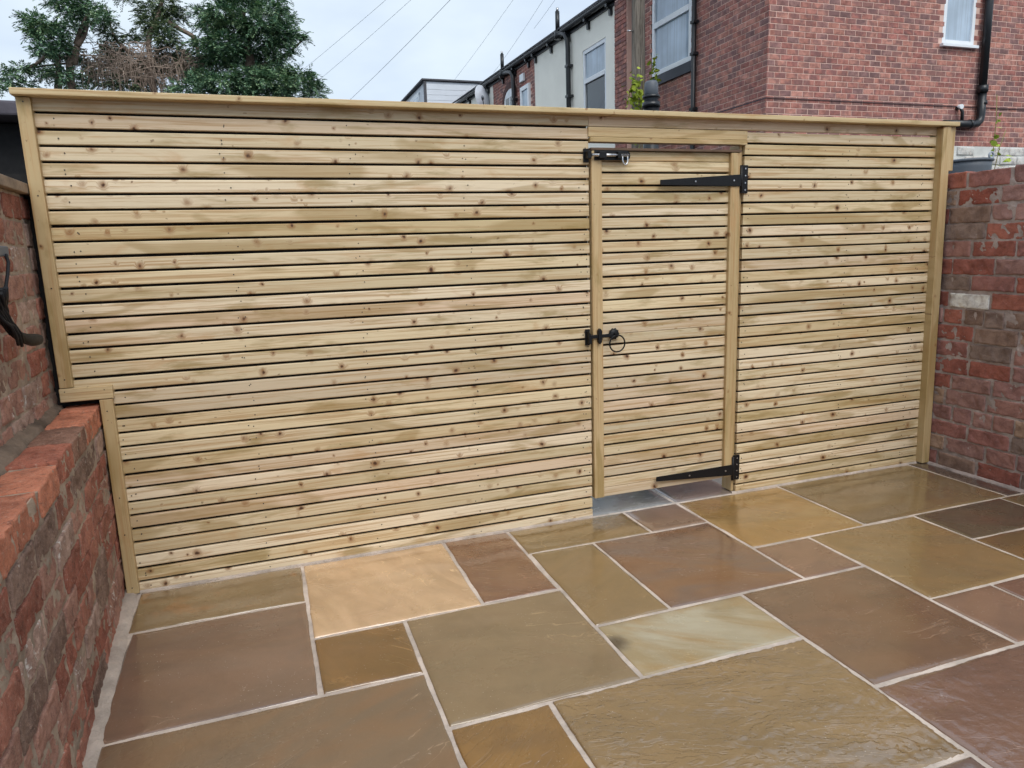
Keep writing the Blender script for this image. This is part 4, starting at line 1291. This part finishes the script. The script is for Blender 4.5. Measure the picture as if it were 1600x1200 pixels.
WIRE = plain("grey_cable", lin(138, 146, 158), 0.6, 0.05, 3)
PT = Vector((4.70, 7.93, 7.85))
far = [((-1.9, 26.0, 6.0), "upper of the three thin wires slanting to the left conifer side"),
       ((-0.3, 25.0, 6.3), "middle of the three thin wires slanting left across the sky"),
       ((0.9, 24.5, 5.6), "lowest and darkest of the three thin wires slanting left across the sky"),
       ((6.0, 27.0, 7.2), "steep thin wire running down to the far white clad building"),
       ((6.6, 21.0, 7.1), "steep faint wire running down to the far terrace roof"),
       ((6.3, 16.5, 7.2), "steep faint wire nearest the black vent pipes")]
for k, (e, lab) in enumerate(far):
    e = Vector(e); s_ = PT + Vector((-0.5 + 0.2 * k, 0, 0.04))
    pts = []
    for i in range(15):
        u = i / 14
        q = s_.lerp(e, u); q.z -= 0.35 * 4 * u * (1 - u) * 0.5
        pts.append(q - s_)
    o = MB().tube(pts, 0.0036 if k != 2 else 0.0052, 6).build("overhead_wire", WIRE, None, s_)
    tag(o, lab, "wire", "overhead wires")

pp = thing("vent_post", "black pipe with rounded grey cap standing just behind the fence", "pipe", (1.483, 2.0, -0.06))
MB().tube([(0, 0, 0), (0, 0, 2.40)], 0.060, 16).tube([(0, 0, 2.36), (0, 0, 2.395)], 0.068, 16).tube([(0, 0, 2.425), (0, 0, 2.445)], 0.066, 16).build("pipe", M_BLACKPVC, pp)
MB().tube([(0, 0, 2.40), (0, 0, 2.50), (0, 0, 2.532), (0, 0, 2.546), (0, 0, 2.550)], [0.052, 0.052, 0.050, 0.042, 0.025], 16).build("cap", M_GREYPVC, pp)

# ================================================================== plants
def leaf_mat(name, cols, rough=0.6, trans=0.25):
    t = NT(name)
    geo = t.n.new("ShaderNodeNewGeometry")
    r_ = geo.outputs["Random Per Island"]
    v = t.coord("Object")
    n_ = t.noise(v, 3.0, 3, 0.6)
    f = t.math('MULTIPLY_ADD', n_, 0.8, t.math('MULTIPLY', t.math('SUBTRACT', r_, 0.5), 0.6))
    c = t.ramp(f, [(0.15 + 0.6 * i / (len(cols) - 1), lin(*q)) for i, q in enumerate(cols)])
    m_ = t.done(c, rough, None, 0.25)
    return m_

M_CONIFER = leaf_mat("conifer_needles", [(54, 82, 66), (86, 120, 92), (126, 158, 118), (160, 182, 136)])
M_CONIFER2 = leaf_mat("olive_conifer_needles", [(54, 76, 60), (84, 106, 78), (118, 132, 96), (146, 152, 112)])
M_BARK = plain("pale_conifer_bark", lin(124, 108, 96), 0.9, 0.3, 14, 0.5)
M_TWIG = plain("dead_brown_twigs", lin(158, 140, 126), 0.9, 0.3, 10)
M_IVY = leaf_mat("yellow_green_leaves", [(120, 140, 48), (158, 176, 62), (184, 196, 84)])

def foliage(clumps, seed, per=1.0, spray=0.24, droop=0.35):
    """feathery sprays spread through each clump (x, y, z, rx, ry, rz) -> one mesh of small blades"""
    rng = np.random.default_rng(seed)
    P0, P1, P2, P3 = [], [], [], []
    for (cx, cy, cz, rx, ry, rz) in clumps:
        n = int(per * 420 * (rx * rz) / 0.12)
        n = max(60, min(n, 2600))
        d = rng.normal(size=(n, 3)); d /= np.linalg.norm(d, axis=1)[:, None]
        rr = rng.uniform(0.25, 1.0, n) ** 0.6
        lump = np.array([noise.noise(Vector((q[0] * 2.2 + cx * 3, q[1] * 2.2 + cy, q[2] * 2.2 + cz * 3))) for q in d])
        rr = rr * (0.85 + 0.55 * lump)
        base = np.array([cx, cy, cz]) + d * rr[:, None] * np.array([rx, ry, rz])
        # sprays point outwards, flattened and drooping
        dirv = d * np.array([1, 1, 0.18]) + rng.normal(scale=0.35, size=(n, 3))
        dirv[:, 2] += 0.10
        dirv /= np.linalg.norm(dirv, axis=1)[:, None]
        side_ = np.cross(dirv, np.array([0, 0, 1.0])); side_ /= (np.linalg.norm(side_, axis=1)[:, None] + 1e-6)
        up = np.cross(side_, dirv)
        L = spray * rng.uniform(0.55, 1.25, n)
        nb = 15
        for b in range(nb):
            u = (b + 0.5) / nb
            p = base + dirv * (L * u)[:, None]
            p[:, 2] -= droop * L * u * u
            sgn = 1 if b % 2 else -1
            bl = (L * (0.44 * (1 - 0.62 * u)))[:, None]
            bd = dirv * 0.75 + sgn * side_ * (0.75 - 0.4 * u) + up * rng.normal(scale=0.18, size=(n, 1))
            bd[:, 2] -= 0.18
            bd /= np.linalg.norm(bd, axis=1)[:, None]
            wv = np.cross(bd, up + rng.normal(scale=0.5, size=(n, 3))); wv /= (np.linalg.norm(wv, axis=1)[:, None] + 1e-6)
            wv *= (0.0058 + 0.0035 * rng.random((n, 1)))
            P0.append(p); P1.append(p + bd * bl * 0.5 + wv); P2.append(p + bd * bl); P3.append(p + bd * bl * 0.5 - wv)
    A = np.concatenate(P0), np.concatenate(P1), np.concatenate(P2), np.concatenate(P3)
    N = len(A[0])
    V = np.stack(A, axis=1).reshape(-1, 3).astype(np.float32)
    me = bpy.data.meshes.new("crown")
    me.vertices.add(4 * N); me.vertices.foreach_set("co", V.ravel())
    me.loops.add(4 * N); me.loops.foreach_set("vertex_index", np.arange(4 * N, dtype=np.int32))
    me.polygons.add(N); me.polygons.foreach_set("loop_start", np.arange(0, 4 * N, 4, dtype=np.int32))
    me.update(calc_edges=True)
    return me

def px2tree(px, py, y):
    """where a sight line measured in the photograph meets the depth at which the tree stands"""
    d = F_ + R_ * ((px - 800) / 1111.52) - U_ * ((py - 600) / 1111.52)
    C = Vector((-1.42237, -2.97075, 1.28436))
    t_ = (y - C.y) / d.y
    return C + d * t_
PXM = 0.0099   # metres per photo pixel at y = 9

def tree(name, label, y, base_x, clumps, limbs, seed, mat, per=1.0, spray=0.24, fat=0.74, group="conifers behind the fence", trunk_r=0.11):
    root = thing(name, label, "tree", (base_x, y, -0.06), 0, group)
    o = Vector(root.location)
    k = (y + 2.97) / 11.97
    rng = random.Random(seed)
    cl = []
    for (px, py, rx, rz, *rest) in clumps:
        dy = rest[0] if rest else rng.uniform(-0.5, 0.5)
        p_ = px2tree(px, py, y + dy) - o
        cl.append((p_.x, p_.y, p_.z, rx * PXM * k * fat, max(rx, rz) * PXM * k * fat * 0.95, rz * PXM * k * fat * 0.97))
    link("crown", foliage(cl, seed, per, spray), mat, root)
    tr = MB()
    for li, lm in enumerate(limbs):
        pts = []
        for q in lm[0]:
            if len(q) == 3 and q[2] == 'g': pts.append(Vector((q[0], q[1], 0.0)))
            else:
                dy = q[2] if len(q) > 2 else 0.0
                pts.append(px2tree(q[0], q[1], y + dy) - o)
        # smooth the limb a little
        sm = []
        for i in range(len(pts) - 1):
            for s_ in range(4):
                u = s_ / 4
                a, b = pts[max(0, i - 1)], pts[min(len(pts) - 1, i + 2)]
                p0, p1 = pts[i], pts[i + 1]
                sm.append(0.5 * ((2 * p0) + (p1 - a) * u + (2 * a - 5 * p0 + 4 * p1 - b) * u * u + (3 * p0 - a - 3 * p1 + b) * u ** 3))
        sm.append(pts[-1])
        r0, r1 = lm[1], lm[2]
        tr.tube(sm, [r0 + (r1 - r0) * i / (len(sm) - 1) for i in range(len(sm))], 8)
    tr.build("trunk", M_BARK, root)
    return root

tA = tree("conifer_tree", "leftmost ragged conifer with a pale forked trunk behind the fence", 9.0, -3.45,
     [(112, 8, 34, 22), (140, 20, 28, 20), (95, -15, 30, 18), (108, 42, 24, 14), (66, 40, 26, 17), (50, 30, 16, 10), (82, 62, 28, 17), (100, 78, 24, 16),
      (56, 52, 15, 9), (112, 92, 20, 10), (74, 78, 18, 9), (12, 118, 18, 13), (34, 108, 14, 7), (72, 88, 15, 8), (38, 134, 28, 10), (95, 116, 24, 14), (70, 112, 16, 9), (118, 128, 26, 14), (160, 30, 14, 9), (-20, 130, 26, 18)],
     [([(-0.15, 0, 'g'), (112, 135, 0), (116, 100, 0), (120, 72, 0)], 0.055, 0.04), ([(120, 72, 0), (132, 52, 0), (136, 28, 0.1), (134, 8, 0.1)], 0.045, 0.02),
      ([(118, 68, 0), (126, 45, -0.1), (136, 22, -0.1)], 0.03, 0.012), ([(90, 145, 0.1), (92, 110, 0.1), (88, 85, 0)], 0.05, 0.035), ([(84, 76, 0), (62, 96, 0), (34, 114, 0.1)], 0.03, 0.014),
      ([(112, 98, 0), (60, 104, 0.1), (40, 108, 0)], 0.016, 0.008)],
     301, M_CONIFER, 1.5, 0.17, 0.70)
tB = tree("conifer_tree", "middle conifer, half dead, with drooping bare brown twigs", 9.6, -2.35,
     [(240, 18, 30, 20), (262, 10, 22, 16), (276, 26, 22, 12), (230, 34, 18, 10), (255, 48, 22, 16), (262, 64, 18, 9), (178, 72, 16, 22, 0.2), (170, 50, 12, 8), (205, 60, 16, 10), (236, 52, 14, 9),
      (188, 92, 26, 14, 0.4), (270, 80, 26, 12), (240, 92, 28, 14, 0.4), (286, 92, 22, 12), (215, 118, 36, 18, 0.6), (160, 122, 26, 16, 0.5), (190, 132, 26, 12), (262, 112, 26, 14, 0.5), (300, 118, 20, 14, 0.3), (240, 138, 40, 12, 0.5), (192, -8, 10, 6), (150, 104, 22, 14, 0.9), (196, 108, 34, 16, 0.9), (248, 106, 34, 14, 0.9), (292, 104, 26, 14, 0.8), (170, 84, 20, 10, 0.9)],
     [([(0.0, 0, 'g'), (240, 140, 0), (236, 100, 0), (232, 60, 0), (245, 30, 0), (258, -15, 0)], 0.06, 0.02), ([(262, 34, 0), (282, 46, 0), (304, 60, -0.1), (310, 90, -0.1)], 0.035, 0.03),
      ([(236, 100, 0), (200, 80, 0), (180, 60, 0.1), (170, 30, 0.1), (165, 10, 0)], 0.03, 0.008), ([(240, 130, 0), (180, 110, 0), (140, 85, 0)], 0.03, 0.01)],
     302, M_CONIFER2, 1.5, 0.17, 0.72)
# its hanging dead twigs
rng = random.Random(12)
tw = MB()
oB = Vector(tB.location)
for k in range(520):
    if k < 330:
        px, py = rng.uniform(118, 300), rng.uniform(66, 120)
    elif k < 420:
        px, py = rng.uniform(288, 332), rng.uniform(86, 100)
    else:
        px, py = rng.uniform(150, 270), rng.uniform(85, 135)
    yy = 9.25 + rng.uniform(-0.3, 0.5)
    p0 = px2tree(px, py, yy)
    s_ = rng.gauss(0, 0.75); L = rng.uniform(0.18, 0.6)
    pts = [p0 + Vector((s_ * u * L * (1 - 0.3 * u), rng.uniform(-.03, .03), rng.uniform(0.0, 0.5) * L * u - L * rng.uniform(0.6, 1.1) * u * u)) - oB for u in (0, 0.25, 0.5, 0.75, 1.0)]
    tw.tube(pts, [0.0065, 0.006, 0.005, 0.004, 0.0025], 4, False)
tw.build("dead_twigs", M_TWIG, tB)
tC = tree("conifer_tree", "largest dense dark green conifer, rightmost behind the fence", 8.8, -1.15,
     [(345, 20, 30, 14), (380, 8, 34, 14), (420, 14, 30, 13), (445, 28, 20, 12), (330, 40, 22, 14), (365, 42, 34, 18, -0.3), (405, 42, 34, 18, -0.4), (440, 52, 26, 18), (320, 68, 20, 14), (350, 70, 32, 16, -0.4),
      (395, 72, 36, 16, 0.2), (435, 78, 26, 12, -0.2), (372, 92, 44, 14, 0.4), (340, 98, 30, 12, 0.2), (420, 98, 30, 11, 0.5), (318, 20, 12, 8), (462, 57, 16, 3.5), (320, 84, 18, 9),
      (430, 112, 34, 11, -0.2), (465, 116, 30, 10, -0.2), (395, 120, 40, 13, -0.5), (350, 130, 40, 14, -0.5), (430, 134, 44, 15, -0.4), (475, 132, 32, 14, -0.2), (300, 138, 36, 12, -0.3), (494, 148, 22, 9), (320, 116, 26, 10, 0.2), (400, 150, 80, 14, -0.2),
      (360, -12, 40, 14), (420, -8, 30, 10)],
     [([(0.0, 0, 'g'), (395, 140, 0), (392, 100, 0), (385, 60, 0), (380, 15, 0)], 0.10, 0.02), ([(390, 110, 0), (440, 90, 0), (480, 56, 0)], 0.04, 0.008), ([(388, 80, 0), (340, 50, 0), (312, 24, 0)], 0.035, 0.008),
      ([(392, 120, 0), (450, 115, 0), (500, 140, 0)], 0.04, 0.008)],
     303, M_CONIFER, 2.0, 0.19, 0.76)

def leafy(name, label, cat, loc, stems, leaves, seed, size=0.05):
    root = thing(name, label, cat, loc)
    rng = random.Random(seed)
    sm = MB()
    for s_ in stems: sm.tube(s_, 0.004, 5)
    sm.build("stem", plain("green_stem", lin(128, 120, 72), 0.7), root)
    lf = MB()
    for (cx, cy, cz, rx, ry, rz, n) in leaves:
        for k in range(n):
            p_ = Vector((cx + rng.gauss(0, rx), cy + rng.gauss(0, ry), cz + rng.gauss(0, rz)))
            d = Vector((rng.uniform(-1, 1), rng.uniform(-1, 0.3), rng.uniform(-0.9, 0.3))).normalized()
            w_ = d.cross(Vector((rng.uniform(-1, 1), rng.uniform(-1, 1), rng.uniform(-1, 1)))).normalized()
            n_ = d.cross(w_).normalized()
            L = size * rng.uniform(0.6, 1.3)
            lf.add([p_, p_ + d * L * 0.35 + w_ * L * 0.36, p_ + d * L * 0.75 + w_ * L * 0.26 + n_ * L * 0.08, p_ + d * L + n_ * L * 0.16, p_ + d * L * 0.75 - w_ * L * 0.26 + n_ * L * 0.08, p_ + d * L * 0.35 - w_ * L * 0.36],
                   [(0, 1, 2, 3, 4, 5)])
    o = lf.build("leaves", M_IVY, root)
    return root
leafy("climbing_plant", "yellow-green climbing plant around the foot of the wooden pole", "plant", (4.60, 7.72, 0.0),
      [[(0.02 + 0.08 * k, 0, 0.0), (-0.05 + 0.07 * k, 0.02, 1.5), (0.02 + 0.06 * k, 0, 3.0), (-0.04 + 0.12 * k, 0, 3.95)] for k in range(3)],
      [(-0.09, -0.02, 3.68, 0.06, 0.06, 0.15, 85), (0.06, -0.08, 3.58, 0.06, 0.06, 0.08, 40), (0.26, -0.04, 4.0, 0.035, 0.05, 0.14, 40), (-0.02, -0.03, 3.2, 0.12, 0.08, 0.2, 60)], 5, 0.085)
leafy("wild_sprig", "thin leafy sprig climbing past the white wall and waste pipe", "plant", (5.15, 2.12, -0.06),
      [[(0, 0, 0), (0.02, 0, 1.2), (0.08, 0.0, 2.0), (0.11, 0.02, 2.4), (0.09, 0.02, 2.62)], [(0.05, 0, 1.6), (0.16, 0, 2.15), (0.22, 0, 2.3)]],
      [(0.05, -0.02, 2.2, 0.02, 0.03, 0.05, 7), (0.08, -0.02, 2.05, 0.03, 0.03, 0.04, 7), (0.20, -0.02, 2.0, 0.04, 0.03, 0.04, 5), (0.11, 0, 2.4, 0.02, 0.02, 0.08, 4)], 6, 0.06)
